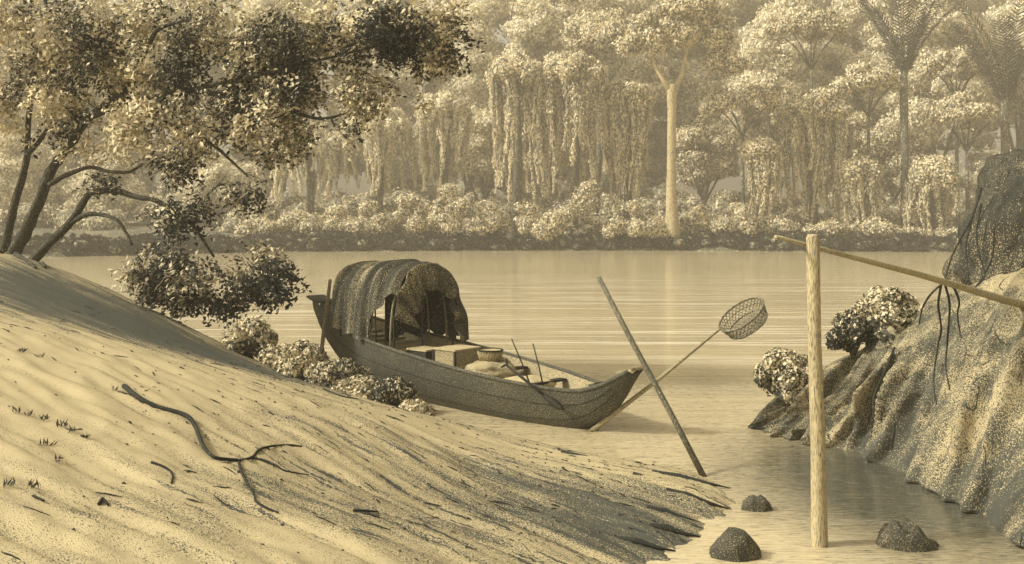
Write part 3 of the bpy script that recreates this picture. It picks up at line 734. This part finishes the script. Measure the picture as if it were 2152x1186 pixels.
for jj in (3, 6):
    for sgn in (-1, 1):
        m = MB(); m.tube([vo[i * (NR + 1) + (NR // 2 + sgn * (NR // 2 - jj))] for i in range(2, NS - 1)], .006, 5); m.build('plank_seam', M['wood_dark'], boat)
# prow and stern boards
m = MB()
Mx = Matrix.Translation(B(.99, 0, .80)) @ Matrix.Rotation(math.atan2(bd.y, bd.x), 4, 'Z') @ Matrix.Rotation(-.25, 4, 'Y')
m.box(Mx, .26, .27, .03); m.build('prow_board', M['hull_inner'], boat)
m = MB(); Mx = Matrix.Translation(B(.93, 0, .60)) @ Matrix.Rotation(math.atan2(bd.y, bd.x), 4, 'Z') @ Matrix.Rotation(-.3, 4, 'Y')
m.box(Mx, .10, .50, .03); m.build('prow_brace', M['hull'], boat)
m = MB(); Mx = Matrix.Translation(B(.012, 0, 1.30)) @ Matrix.Rotation(math.atan2(bd.y, bd.x), 4, 'Z') @ Matrix.Rotation(.25, 4, 'Y')
m.box(Mx, .34, .34, .04); m.build('stern_board', M['hull'], boat)
# deck planks and thwarts
for (s0, s1) in ((.16, .56),):
    m = MB(); n = 11
    for i in range(n):
        s = s0 + (s1 - s0) * (i + .5) / n; b = interp(BEAM, s) - .06; z = interp(SHEER, s) - .14
        Mx = Matrix.Translation(B(s, 0, z)) @ Matrix.Rotation(math.atan2(bd.y, bd.x), 4, 'Z')
        m.box(Mx, (s1 - s0) * LB / n * .95, 2 * b, .025)
    m.build('deck', M['wood_pale'], boat)
for s in (.64, .76, .85):
    m = MB(); Mx = Matrix.Translation(B(s, 0, interp(SHEER, s) - .09)) @ Matrix.Rotation(math.atan2(bd.y, bd.x), 4, 'Z')
    m.box(Mx, .13, 2 * interp(BEAM, s) - .09, .03); m.build('thwart', M['wood_dark'], boat)
# awning: hooped cloth, pleated, sagging between hoops
aw0, aw1 = .195, .43
def aw_prof(s, th):
    """th: 0 starboard hem .. pi port hem"""
    u = (s - aw0) / (aw1 - aw0)
    hw = .62 + .04 * math.sin(u * 3.1); base = interp(SHEER, s) - .04; top = 2.04 - .10 * (1 - u) ** 2 - .06 * u
    c, sn = math.cos(th), math.sin(th)
    e = .75
    y = hw * (abs(c) ** e) * (1 if c >= 0 else -1); z = base + (top - base) * (abs(sn) ** .8)
    return y, z
na, nh = 90, 80
def aw_hem(u):
    h = .03 + .012 * math.sin(u * 21)
    if u > .60:   # arched cut-out on the bank side towards the front
        q = (u - .60) / .40; h += .60 * math.sin(min(1, q * 1.25) * math.pi / 2)
    return h
def aw_vert(i, j, off):
    u = i / na; s = aw0 + (aw1 - aw0) * u
    h0_ = aw_hem(u); th = h0_ + (math.pi - .04 - .02 * math.sin(i * .3) - h0_) * j / nh
    y, z = aw_prof(s, th)
    pan = (u * 3.0) % 1.0; fold = .055 * math.sin(u * 30 + 1.0 * math.sin(th * 2)) + .05 * (1 - pan) + .022 * math.sin(u * 63 + th * 2)
    lump = .05 * mnoise.noise(Vector((u * 4, th * 2, 5)))
    r = 1 + (fold + lump) * (.5 + .5 * abs(math.cos(th))) - off
    yc, zc = 0, interp(SHEER, s) + .3
    return B(s + .004 * math.sin(th * 5), yc + (y - yc) * r, zc + (z - zc) * r)
def aw_keep(i, j): return True
for nm, offs in (('awning', 0.0),):
    v = []; f = []; fi = []
    for lay, off in ((0, 0.0), (1, .02)):
        for i in range(na + 1):
            for j in range(nh + 1): v.append(tuple(aw_vert(i, j, off)))
    n1 = (na + 1) * (nh + 1)
    kk = {(i, j) for i in range(na) for j in range(nh) if aw_keep(i, j)}
    for (i, j) in kk:
        a = i * (nh + 1) + j; b = a + nh + 1
        f.append((a, b, b + 1, a + 1)); fi.append((a + n1, a + 1 + n1, b + 1 + n1, b + n1))
        for (di, dj, p, q) in ((-1, 0, a + 1, a), (1, 0, b, b + 1), (0, -1, a, b), (0, 1, b + 1, a + 1)):
            if (i + di, j + dj) not in kk: f.append((p, q, q + n1, p + n1))
    m = MB(); m.add(v, f); m.ch.append((np.zeros((0, 3)), np.array(fi), 1, np.full(len(fi), .5), True)); m.build('awning', [M['cloth'], M['cloth_shade']], boat)
m = MB(); vv = []; nr_ = 10; t0v = .30
for k in range(61):
    th = t0v + (math.pi - .03 - t0v) * k / 60; y, z = aw_prof(aw1, th); b_ = interp(SHEER, aw1) - .04
    for q in range(nr_ + 1):
        w_ = q / nr_; fy = 1.05 + (.58 - 1.05) * w_; fz = 1.02 + (.70 - 1.02) * w_
        lift = .03 * math.sin(th * 16 + q * .3) * (.3 + w_)
        vv.append(tuple(B(aw1 + .003 + .004 * math.sin(th * 9) + .012 * w_ + lift * .25, y * fy - .06 * w_ - .16 * max(0, (th - 1.9) / 1.2) ** 1.5 * (1 - .5 * w_), b_ + (z - b_) * fz)))
m.add(vv, strip_faces(60, nr_)); val = m.build('front_curtain', M['cloth'], boat)
sv = val.modifiers.new('thick', 'SOLIDIFY'); sv.thickness = .014
for s in (aw0 + .01, .24, .335, aw1 - .03):
    m = MB(); pts = []
    for j in range(25):
        y, z = aw_prof(s, math.pi * j / 24); pts.append(B(s, y * .86, interp(SHEER, s) + (z - interp(SHEER, s)) * .93))
    m.tube(pts, .016, 6); m.build('hoop', M['wood_mid'], boat)
for (s, y) in ((.30, .60), (.36, .62), (.42, .60), (.42, -.58), (.42, .05), (.20, .5)):
    m = MB(); top = 1.15 if y > .3 else (1.1 if y < 0 else 1.2); b0 = B(s, y * .96, interp(SHEER, s) - .15); b1 = B(s, y, top + .15 + (.35 if abs(y) < .3 else 0))
    m.tube([b0, b1], .013, 6); m.build('awning_post', M['wood_dark'], boat)
m = MB()   # dark sheet added under the awning to darken its opening
vv = []; 
for i in range(25):
    for j in range(9):
        y = -.66 + i * .036; z = 1.72 - j * .105 - .16 * abs(i - 12) / 12
        vv.append(tuple(B(.31 + .008 * math.sin(i * 1.9), y, z)))
m.add(vv, strip_faces(24, 8)); shade_sheet = m.build('added_shade_sheet', M['cloth_shade'], boat)
sol = shade_sheet.modifiers.new('thick', 'SOLIDIFY'); sol.thickness = .015

# ---- things carried in the boat
ang = math.atan2(bd.y, bd.x)
def crate(s, y, z, sx, sy, sz, mat, label):
    c = B(s, y, z); t = empty('crate', c, label, 'crate', 'crates in the boat'); R = Matrix.Rotation(ang + .1, 4, 'Z')
    m = MB(); m.box(Matrix.Translation(c + Vector((0, 0, sz / 2))) @ R, sx, sy, sz); m.build('body', M[mat], t)
    m = MB(); m.box(Matrix.Translation(c + Vector((0, 0, sz + .012))) @ R, sx + .03, sy + .03, .022); m.build('lid', M['wood_pale'], t)
    for sg in (-1, 1):
        for k in (-1, 1):
            m = MB(); m.box(Matrix.Translation(c) @ R @ Matrix.Translation((sg * (sx / 2 + .004), k * (sy / 2 + .004), sz / 2)), .03, .03, sz - .004); m.build('corner_batten', M['wood_dark'], t)
crate(.525, .0, .50, .42, .52, .27, 'wood_mid', 'larger wooden crate with a pale lid in front of the awning')
crate(.455, .20, .58, .38, .34, .15, 'wood_dark', 'flat dark crate tucked beside the awning front')
def sack(s, y, z, r, label, name='sack', mat='sack', seed=1):
    c = B(s, y, z); o = MB(); o.blob(c + Vector((0, 0, r[2] * .8)), r, sub=4, amp=.22, freq=1.6, seed=seed)
    return tag(o.build(name, M[mat], origin=c), label, 'sack', 'soft cargo in the boat')
sack(.635, .04, .40, (.36, .26, .16), 'long bulging sack under the round basket', seed=3)
sack(.61, -.25, .46, (.20, .18, .14), 'round sack behind the crate on the river side', seed=8)
sack(.725, -.05, .33, (.36, .26, .11), 'pale bundle of cloth ahead of the round basket', name='cloth_bundle', mat='wood_pale', seed=15)
# round basket
c = B(.625, -.02, .66); t = empty('round_basket', c, 'round open basket standing on the long sack', 'basket')
m = MB(); n = 28
for i in range(n):
    a0 = 2 * math.pi * i / n
    m.tube([c + Vector((.15 * math.cos(a0), .15 * math.sin(a0), 0)), c + Vector((.18 * math.cos(a0 + .12), .18 * math.sin(a0 + .12), .15))], .007, 5)
vs = []; 
for j, (r, z) in enumerate(((.0, .01), (.14, .01), (.172, .15), (.16, .15), (.13, .03), (0, .03))):
    for i in range(n): vs.append(tuple(c + Vector((r * math.cos(2 * math.pi * i / n), r * math.sin(2 * math.pi * i / n), z))))
fs = [(j * n + i, j * n + (i + 1) % n, (j + 1) * n + (i + 1) % n, (j + 1) * n + i) for j in range(5) for i in range(n)]
m.add(vs, fs); m.build('weave', M['wood_pale'], t)
m = MB(); m.tube([c + Vector((.178 * math.cos(2 * math.pi * i / 32), .178 * math.sin(2 * math.pi * i / 32), .155)) for i in range(33)], .013, 6, cap=False); m.build('rim', M['wood_dark'], t)
# sticks
for (a, b, lb) in (((1105, 786), (1075, 712), 'thin upright stick standing in the boat, left of the two'), ((1139, 802), (1120, 722), 'thin upright stick standing in the boat, right of the two')):
    d_ = 12.95; p0 = P(*a, d_); p1 = P(*b, d_ + .1); p0 = p0 - (p1 - p0) * .35
    m = MB(); m.tube([p0, (p0 + p1) / 2 + Vector((.006, 0, 0)), p1], [.012, .010, .008], 6)
    tag(m.build('stick', M['wood_dark'], origin=p0), lb, 'stick', 'upright sticks in the boat')
# paddle leaning over the near gunwale
p0 = P(1065, 768, 12.75); p1 = P(1142, 830, 12.35); p2 = P(1184, 862, 12.15)
t = empty('paddle', p1, 'dark paddle with a crook handle lying over the near side of the boat', 'paddle')
m = MB(); m.tube([p0, p0.lerp(p1, .5), p1], [.018, .02, .02], 8); m.build('shaft', M['wood_dark'], t)
m = MB(); m.tube([p0 + Vector((-.075, 0, -.03)), p0 + Vector((-.03, 0, .0)), p0 + Vector((.005, 0, .01)), p0 + Vector((.0, 0, .06)), p0 + Vector((-.01, 0, .09))], [.012, .016, .02, .014, .012], 7); m.build('handle', M['wood_dark'], t)
m = MB(); dv = (p2 - p1).normalized(); sd = dv.cross(Vector((0, -1, .3))).normalized(); nn = dv.cross(sd)
vs = []; prof = [(0, .02), (.2, .035), (.5, .05), (.8, .04), (1, .008)]
for (u, w_) in prof:
    cc = p1.lerp(p2, u)
    for (a, b) in ((-1, 0), (0, .012), (1, 0), (0, -.012)): vs.append(tuple(cc + sd * w_ * a + nn * b))
fs = [(i * 4 + k, i * 4 + (k + 1) % 4, (i + 1) * 4 + (k + 1) % 4, (i + 1) * 4 + k) for i in range(4) for k in range(4)] + [(3, 2, 1, 0), (16, 17, 18, 19)]
m.add(vs, fs); m.build('blade', M['wood_dark'], t)
# mooring pole at the stern
p0 = P(673, 760, 15.9); p1 = P(694, 588, 16.2); p0 = p0 - (p1 - p0) * .25
m = MB(); m.tube([p0, p0.lerp(p1, .5), p1], [.038, .034, .03], 8, wob=.2)
tag(m.build('mooring_pole', M['wood_mid'], origin=p0), 'short mooring pole planted beside the stern of the boat', 'pole')

# ------------------------------------------------------------------ leaning poles, net
b0 = W(1484, 1002); b0.z = -.05
a0 = P(1258, 583, 10.9)
m = MB(); m.tube([b0, b0.lerp(a0, .3) + Vector((.006, 0, 0)), b0.lerp(a0, .7) - Vector((.006, 0, 0)), a0], [.034, .031, .029, .028], 10, wob=.12)
tag(m.build('leaning_pole', M['pole_wood'], origin=b0), 'long bare pole stuck in the shallows leaning left across the net handle', 'pole')
h0 = W(1243, 906); h1 = P(1513, 692, 12.0)
t = empty('scoop_net', h0, 'long handled scoop net with a round woven basket, propped against the bow', 'net')
m = MB(); m.tube([h0 - (h1 - h0) * .05, h0.lerp(h1, .5) - Vector((0, 0, .02)), h1], [.036, .026, .014], 8, wob=.1); m.build('handle', M['wood_mid'], t)
# basket: drum with an open mesh front, axis tilted down-right towards the viewer
ax = Vector((.62, -.12, -.78)); ax.normalize()
hd = (h1 - h0).normalized()
axn = (Vector((.50, .30, -.62))).normalized()         # drum depth direction, away from open mouth
e1 = (hd - axn * hd.dot(axn)).normalized(); e2 = axn.cross(e1).normalized()
cc = h1 + e1 * .31
RA, RB, DP = .31, .24, .17
def ring(u, k, n=40):
    return [cc + axn * (DP * u) + e1 * (RA * k * math.cos(2 * math.pi * i / n)) + e2 * (RB * k * math.sin(2 * math.pi * i / n)) for i in range(n + 1)]
m = MB(); m.tube(ring(0, 1), .013, 6, cap=False); m.build('rim', M['wicker'], t)
m = MB(); m.tube(ring(1, .86), .009, 6, cap=False); m.tube(ring(.5, .94), .005, 5, cap=False)
n = 34
for i in range(n):
    for sg in (-1, 1):
        pts = []
        for q in range(5):
            u = q / 4; a = 2 * math.pi * i / n + sg * u * .5; k = 1 - .14 * u
            pts.append(cc + axn * (DP * u) + e1 * (RA * k * math.cos(a)) + e2 * (RB * k * math.sin(a)))
        m.tube(pts, .0042, 4, cap=False)
m.build('side_weave', M['wicker'], t)
m = MB()
for sg in (-1, 1):
    for i in range(-9, 10):
        o_ = i / 10; pts = []
        hl = math.sqrt(max(0, 1 - o_ * o_)) * .86
        for q in (-1, -.5, 0, .5, 1):
            x_, y_ = o_ * .86, q * hl; xr = (x_ + sg * y_) * .7071; yr = (y_ - sg * x_) * .7071
            pts.append(cc + axn * (DP + .03 * (1 - q * q)) + e1 * (RA * xr) + e2 * (RB * yr))
        m.tube(pts, .0042, 4, cap=False)
m.build('bottom_weave', M['wicker'], t)

# ------------------------------------------------------------------ wooden post with rail
pb = W(1722, 1146); dP = pb.y; pt = P(1708, 500, dP); pt.y = dP
m = MB(); pts = [pb - Vector((0, 0, .6)), pb, pb.lerp(pt, .33) + Vector((.008, 0, 0)), pb.lerp(pt, .66) - Vector((.004, 0, 0)), pt, pt + Vector((0, 0, .03))]
m.tube(pts, [.068, .066, .058, .053, .052, .038], 18, wob=.08)
t = empty('wooden_post', pb, 'tall upright wooden post standing in the river in the foreground', 'post')
m.build('shaft', M['post_wood'], t)
r0 = P(1618, 497, dP - .02); r1 = P(2160, 642, 10.7); r2 = r0 + (r1 - r0) * 1.25
# pass just behind the post top
tt = (pt.x - r0.x) / (r1.x - r0.x); off = Vector((0, (dP + .085) - (r0 + (r1 - r0) * tt).y, 0))
r0 = r0 + off; r1 = r1 + off * .3; r2 = r0 + (r1 - r0) * 1.55
m = MB(); m.tube([r0, r0.lerp(r2, .12), r0.lerp(r2, .32) + Vector((0, 0, .01)), r0.lerp(r2, .55) - Vector((0, 0, .012)), r2], [.015, .021, .030, .041, .060], 12, wob=.12)
tag(m.build('cross_rail', M['post_wood'], origin=r0), 'long rail pole tied across the post top and running right to the rocks', 'rail')


# ------------------------------------------------------------------ rocks on the right
Wl = [(1572, 899), (1640, 914), (1700, 928), (1760, 943), (1830, 968), (1900, 1000), (1980, 1036), (2060, 1078), (2152, 1140)]
Tl = [(1574, 896, 12.6), (1648, 818, 13.0), (1715, 775, 13.1), (1790, 745, 12.9), (1855, 690, 12.7), (1930, 648, 12.5), (2000, 618, 12.2), (2090, 585, 11.8), (2200, 555, 11.4)]
n = 18; ws = spline([W(*a) for a in Wl] + [Vector((5.3, 7.0, 0)), Vector((7.2, 6.8, 0)), Vector((9.6, 8.2, 0)), Vector((10.8, 11.0, 0))], n); ts = spline([P(*a) for a in Tl] + [Vector((7.3, 10.9, 2.0)), Vector((8.2, 10.6, 2.1)), Vector((9.0, 11.2, 1.9)), Vector((9.3, 12.0, 1.6))], n)
m = MB(); nu = len(ws); nv = 90; vs = []
for i in range(nu):
    a = Vector(ws[i]); b = Vector(ts[i]); h = (b - a).length; u = i / (n * 9) 
    fr = Vector((-.75, -.66, 0))
    for j in range(nv + 14):
        if j <= nv:
            v = j / nv; p = a.lerp(b, v); p.z = a.z + (b.z - a.z) * (.6 * math.sin(v * math.pi / 2) + .4 * v)
            env = math.sin(min(1, v * 1.0 + .08) * math.pi) ** .5 if v < .98 else .2
            # buttresses leaning along the slope
            q = u * 9 - v * 1.9
            def rdg(x_, y_, z_): return 1 - abs(mnoise.noise(Vector((x_, y_, z_)))) * 2
            fold = .50 * rdg(q * .75, v * .5, 2.0) ** 2 + .20 * rdg(q * 1.9, v * .8, 6.0) + .07 * rdg(q * 5.0, v * 2.2, 9.0)
            fold += .10 * mnoise.fractal(Vector((q * 3.0, v * 4.5, 5)), 1, 2, 4) + .035 * mnoise.fractal(Vector((q * 11, v * 9, 8)), 1, 2, 3)
            vd = mnoise.voronoi(Vector((q * 1.7, v * 2.6, 3.0)))[0]; fold += .13 * (vd[1] - vd[0]); vd = mnoise.voronoi(Vector((q * 4.6, v * 6.5, 7.0)))[0]; fold += .06 * (vd[1] - vd[0])
            fold -= .38
            if j == 0: fold *= .5
            p = p + fr * (fold * min(1, h) * (.35 + .65 * env)) + Vector((0, 0, .05 * mnoise.noise(Vector((q * 3, v * 5, 1))) * v))
            if j == 0: p.z = -.0
        else:
            w_ = (j - nv) / 13; p = b + Vector((.5, .85, 0)) * (w_ * 2.6) - Vector((0, 0, b.z + .5)) * (w_ ** 2) + Vector((0, 0, .12 * mnoise.noise(Vector((u * 12, w_ * 4, 3))) * (1 - w_)))
        vs.append(tuple(p))
    # foot below the water
tot = nv + 14
vv = []
for i in range(nu):
    base = Vector(vs[i * tot]); vv.append(tuple(base + Vector((-.05, -.05, -.8)))); vv += vs[i * tot:(i + 1) * tot]
m.add(vv, strip_faces(nu - 1, tot, True))
rc = W(1850, 980)
tag(m.build('rock_outcrop', M['rock'], origin=rc), 'long cracked rock outcrop sloping into the river on the right', 'rock')
# dark overhanging boulder above it
c = P(2250, 500, 12.6); m = MB(); V, Fc = ico(6); out = []
for v in V:
    q = Vector(v); k = 1 + .16 * mnoise.fractal(q * 1.6 + Vector((4, 2, 1)), 1, 2, 5) + .05 * abs(mnoise.noise(q * 5))
    q2 = Vector((math.copysign(abs(q.x) ** .8, q.x), math.copysign(abs(q.y) ** .9, q.y), math.copysign(abs(q.z) ** .75, q.z)))
    out.append(tuple(c + Vector((q2.x * 1.22 * (1 + .42 * max(0, .25 - q.z)), q2.y * 1.1, q2.z * 1.18)) * k))
m.add(out, Fc)
tag(m.build('dark_boulder', M['rock_dark'], origin=c), 'tall rounded dark boulder at the right edge above the outcrop', 'rock')
# bushes on the rocks
near_bush('round pale bush on the low left end of the rock outcrop', 1652, 775, 12.85, 98, 84, 'rock_bush', .36, 'bushes growing on the rocks', 12, z0=P(1660, 815, 12.9).z)
near_bush('large scalloped bush on the outcrop crest under the rail', 1868, 640, 12.6, 108, 70, 'rock_bush', .38, 'bushes growing on the rocks', 12, z0=P(1868, 690, 12.6).z)
near_bush('dark narrow bush clinging to the outcrop edge below the scalloped bush', 1793, 698, 12.75, 75, 100, 'rock_bush', .62, 'bushes growing on the rocks', 10, z0=P(1793, 745, 12.8).z)
# hanging roots: from the boulder, over the rail, down the rock
rt = P(2040, 440, 11.2)
rail_at = lambda px: (lambda tt: r0 + (r2 - r0) * tt)
roots = [([(2062, 395, 11.4), (2046, 450, 11.2), (2020, 500, 10.9), (2000, 540, 10.5), (1985, 590, 10.0)], 'root'),
         ([(2058, 410, 11.4), (2040, 470, 11.1), (2030, 520, 10.8), (2035, 570, 10.4), (2030, 598, 10.1)], 'root'),
         ([(2062, 430, 11.4), (2052, 490, 11.2), (2060, 540, 11), (2070, 580, 10.8), (2048, 605, 10.4)], 'root'),
         ([(2090, 480, 11.3), (2085, 540, 11.2), (2065, 585, 10.9), (2040, 612, 10.5)], 'root'),
         ([(1985, 592, 9.95), (1955, 620, 9.95), (1938, 650, 10.2), (1932, 680, 10.6)], 'root'),
         ([(1978, 596, 9.95), (1972, 640, 10), (1978, 690, 10.3), (1970, 735, 10.45), (1962, 800, 10.35), (1968, 850, 10.1)], 'root'),
         ([(1986, 598, 9.95), (1996, 640, 10.1), (1992, 700, 10.3), (1988, 770, 10.4), (1996, 820, 10.2)], 'root'),
         ([(2005, 604, 10.0), (2016, 635, 10.1), (2012, 660, 10.3), (2018, 700, 10.5)], 'root')]
t = empty('hanging_roots', rt, 'thin aerial roots trailing from the dark boulder over the rail', 'roots')
for pts, nm in roots:
    m = MB(); sp = spline([P(*p) for p in pts], 6); m.tube(sp, list(np.linspace(.013, .007, len(sp))), 6, wob=.4); m.build('root', M['wood_dark'], t)
# cracks' creepers low on the rock
t = empty('creeper', P(1850, 830, 11.2), 'thin dark creeper stems running down the middle of the outcrop', 'creeper')
for pts in ([(1880, 730, 11.55), (1862, 775, 11.35), (1838, 830, 11.1), (1835, 880, 10.95), (1830, 930, 10.9)], [(1836, 850, 11.05), (1850, 880, 10.95), (1860, 905, 10.85)]):
    m = MB(); sp = spline([P(*p) for p in pts], 6); m.tube(sp, list(np.linspace(.014, .008, len(sp))), 6, wob=.4); m.build('stem', M['wood_dark'], t)

# ---- stones in the water
def stone(px, py, w, h, label, peaks, seed):
    b = W(px, py); k = b.y / F; hw = w * k / 2; hh = h * k; m = MB(); V, Fc = ico(3); out = []
    for v in V:
        q = Vector(v); a = q.x
        z = q.z
        prof = max(0, max(1 - abs(a * 1.0 - pc) / pw * 1.0 for pc, pw in peaks)) if z > 0 else 1
        rr = 1 + (.24 if len(peaks) < 2 else .12) * mnoise.fractal(q * 2.4 + Vector((seed, 0, 0)), 1, 2, 4)
        zz = (abs(z) ** .55) * (.25 + .78 * prof) * hh if z > 0 else z * .25
        out.append(tuple(b + Vector((q.x * hw * rr, q.y * hw * .7 * rr, zz * rr))))
    m.add(out, Fc, smooth=False)
    return tag(m.build('stone', M['stone'], origin=b), label, 'stone', 'stones poking out of the shallows')
stone(1545, 1168, 112, 56, 'pyramid shaped dark stone at the bottom, left of the post', [(-.12, 1.0), (.22, .9)], 2)
stone(1590, 1070, 66, 30, 'smallest stone, farthest out beyond the mud fingers', [(-.3, .9), (.3, .9)], 5)
stone(1906, 1146, 128, 56, 'double peaked dark stone right of the post', [(-.45, .55), (.12, .6)], 9)

# chips, clods and bits of bark washed down the slope: nobody could count them
m = MB(); k_ = 0
while k_ < 900:
    x = rng.uniform(-7, 2.0); y = rng.uniform(4.5, 17); z = ground(x, y)
    if z < .01 or z > 2: continue
    px_ = CX + x / y * F; py_ = HY + (CAMH - z) / y * F
    wgt = .10 + .9 * math.exp(-((px_ - 1150) / 330) ** 2 - ((py_ - 1040) / 110) ** 2) + .35 * math.exp(-((px_ - 480) / 260) ** 2 - ((py_ - 860) / 110) ** 2)
    if rng.uniform() > wgt: continue
    k_ += 1; L = rng.uniform(.015, .05) if rng.uniform() < .7 else rng.uniform(.06, .20); a = -math.radians(36) + rng.normal() * .22
    u = Vector((math.cos(a), math.sin(a), 0)); q0 = Vector((x, y, 0)) - u * L / 2; q1 = q0 + u * L
    q0.z = ground(q0.x, q0.y) + .003; q1.z = ground(q1.x, q1.y) + .003; w_ = rng.uniform(.003, .008)
    m.tube([q0, q0.lerp(q1, .4) + Vector((0, rng.uniform(-.004, .004), .003)), q1], [w_ * .5, w_, w_ * .3], 5, wob=.8)
tag(m.build('shore_litter', M['wood_dark']), 'dark chips and bark scraps scattered down the sand slope', 'litter', kind='stuff')

# ---- driftwood root on the sand
def on_ground(px, py, lift=.0):
    """march the view ray to the bank so the thing really lies on it"""
    d_ = 3.5
    while d_ < 30:
        q = P(px, py, d_)
        if ground(q.x, q.y) >= q.z: break
        d_ += .04
    return Vector((q.x, q.y, ground(q.x, q.y) + lift))
t0_ = on_ground(400, 890); t = empty('driftwood_root', t0_, 'crooked dark root lying across the sand, forking at its lower end', 'driftwood')
for pts, ra, rb, nm in (([(262, 818), (290, 840), (330, 860), (370, 872), (398, 884), (412, 910), (428, 945), (450, 966), (480, 971), (500, 973)], .024, .011, 'stem'),
                        ([(500, 973), (530, 965), (545, 950), (575, 941), (610, 938), (635, 945)], .013, .006, 'branch'), ([(525, 968), (555, 970), (580, 983), (600, 992), (650, 1002)], .012, .005, 'branch'),
                        ([(502, 975), (508, 1000), (520, 1020), (532, 1040), (538, 1060), (560, 1080), (585, 1084)], .011, .006, 'branch')):
    m = MB(); sp = spline([on_ground(*p, lift=ra * .6) for p in pts], 5); m.tube(sp, list(np.linspace(ra, rb, len(sp))), 8, wob=.35); m.build(nm, M['wood_dark'], t)
for pts, lb in (([(318, 975), (345, 985), (362, 1000), (360, 1022)], 'thin hooked twig on the sand near the bottom left'), ([(70, 1050), (92, 1062)], 'short dark twig low at the bottom left'), ([(208, 1066), (216, 1058), (228, 1070)], 'tiny bent twig right of the short dark twig'),
                ([(742, 1076), (770, 1078), (795, 1082)], 'dark stick near the bottom middle of the bank'), ([(680, 820), (720, 835), (752, 840)], 'dark stick lying on the crest beside the bushes')):
    m = MB(); sp = spline([on_ground(*p, lift=.008) for p in pts], 5); m.tube(sp, list(np.linspace(.010, .006, len(sp))), 6, wob=.4)
    tag(m.build('twig', M['wood_dark'], origin=sp[0]), lb, 'twig', 'twigs on the sand')
# mud fingers: sodden sticks at the waterline
fing = [((1370, 1012), (1535, 1026)), ((1330, 1030), (1440, 1040)), ((1400, 1060), (1532, 1070)), ((1360, 1090), (1470, 1098)), ((1300, 1108), (1412, 1106)), ((1365, 1122), (1472, 1128)), ((1300, 1148), (1420, 1158)), ((1180, 965), (1330, 990))]
nmz = ['topmost', 'second', 'third', 'fourth', 'fifth', 'sixth', 'lowest']
lbs = ['long sodden stick reaching farthest out at the top of the mud fingers', 'short sodden stick just below the topmost one', 'long sodden stick pointing at the smallest stone', 'sodden stick midway down the mud fingers', 'sodden stick half sunk in mud left of the pyramid stone',
       'sodden stick just above the pyramid stone', 'lowest sodden stick near the bottom edge', 'sodden stick near the bow of the boat']
for (a, b), lb in zip(fing, lbs):
    p0 = W(*a, z=.012); p1 = W(*b, z=.008); p0.z = max(p0.z, ground(p0.x, p0.y) + .006)
    m = MB(); m.tube([p0, p0.lerp(p1, .35) + Vector((0, .015, .004)), p0.lerp(p1, .7) - Vector((0, .012, .002)), p1], [.016, .026, .018, .005], 7, wob=.6)
    tag(m.build('sodden_stick', M['wood_dark'], origin=p0), lb, 'stick', 'sodden sticks along the waterline')
# pale reed at the right edge
p0 = P(2106, 1006, 9.2); p1 = P(2136, 1000, 9.1)
m = MB(); m.tube([p0, p1], [.008, .006], 6); tag(m.build('reed', M['wood_pale'], origin=p0), 'short pale reed stub against the rock at the right edge', 'reed')
# grass tufts on the sand
tufts = [(45, 742, 'feathery tuft highest on the left sand'), (85, 752, 'tiny tuft right beside the highest tuft'), (35, 872, 'first of a line of tufts at the left edge'), (62, 875, 'second in the line of small tufts'), (92, 885, 'third in the line of small tufts'), (128, 900, 'fourth in the line of small tufts, before the gap'),
         (150, 912, 'fifth in the line of small tufts, after the gap'), (185, 925, 'last small tuft at the lower end of the line'), (100, 938, 'lone dark tuft below the line'), (122, 972, 'lone tuft low on the pale sand'), (22, 1026, 'tuft at the left edge just above the bottom corner'), (240, 822, 'tuft beside the upper end of the driftwood root'), (68, 1030, 'broad low tuft above the short dark twig')]
for px, py, lb in tufts:
    q = on_ground(px, py); m = MB(); n = 14
    dn = np.stack([rng.normal(size=n) * .5 + .25, rng.normal(size=n) * .35, np.full(n, .9)], 1); L = rng.uniform(.03, .075, n)
    c_ = np.array(q) + unit(dn) * L[:, None] * .45 + rng.normal(size=(n, 3)) * np.array([.018, .012, 0])
    nr = rng.normal(size=(n, 3)); nr[:, 1] -= 1.2
    m.leaves(c_, nr, dn, L, L * .16, .75 + rng.normal(size=n) * .15)
    tag(m.build('grass_tuft', M['leaf_near'], origin=q), lb, 'grass tuft', 'grass tufts on the sand')

# ------------------------------------------------------------------ river haze
m_, nt, out = base_mat('haze')
pv = nt.nodes.new('ShaderNodeVolumePrincipled'); pv.inputs['Color'].default_value = (1.0, .88, .66, 1); pv.inputs['Density'].default_value = .0027
pv.inputs['Anisotropy'].default_value = 0.0
nt.links.new(pv.outputs[0], out.inputs[1])
mb = MB(); mb.box(Matrix.Translation((0, 165, 24)), 1000, 390, 55)
hz = tag(mb.build('haze', m_), 'thin pale river haze', 'haze', kind='stuff')
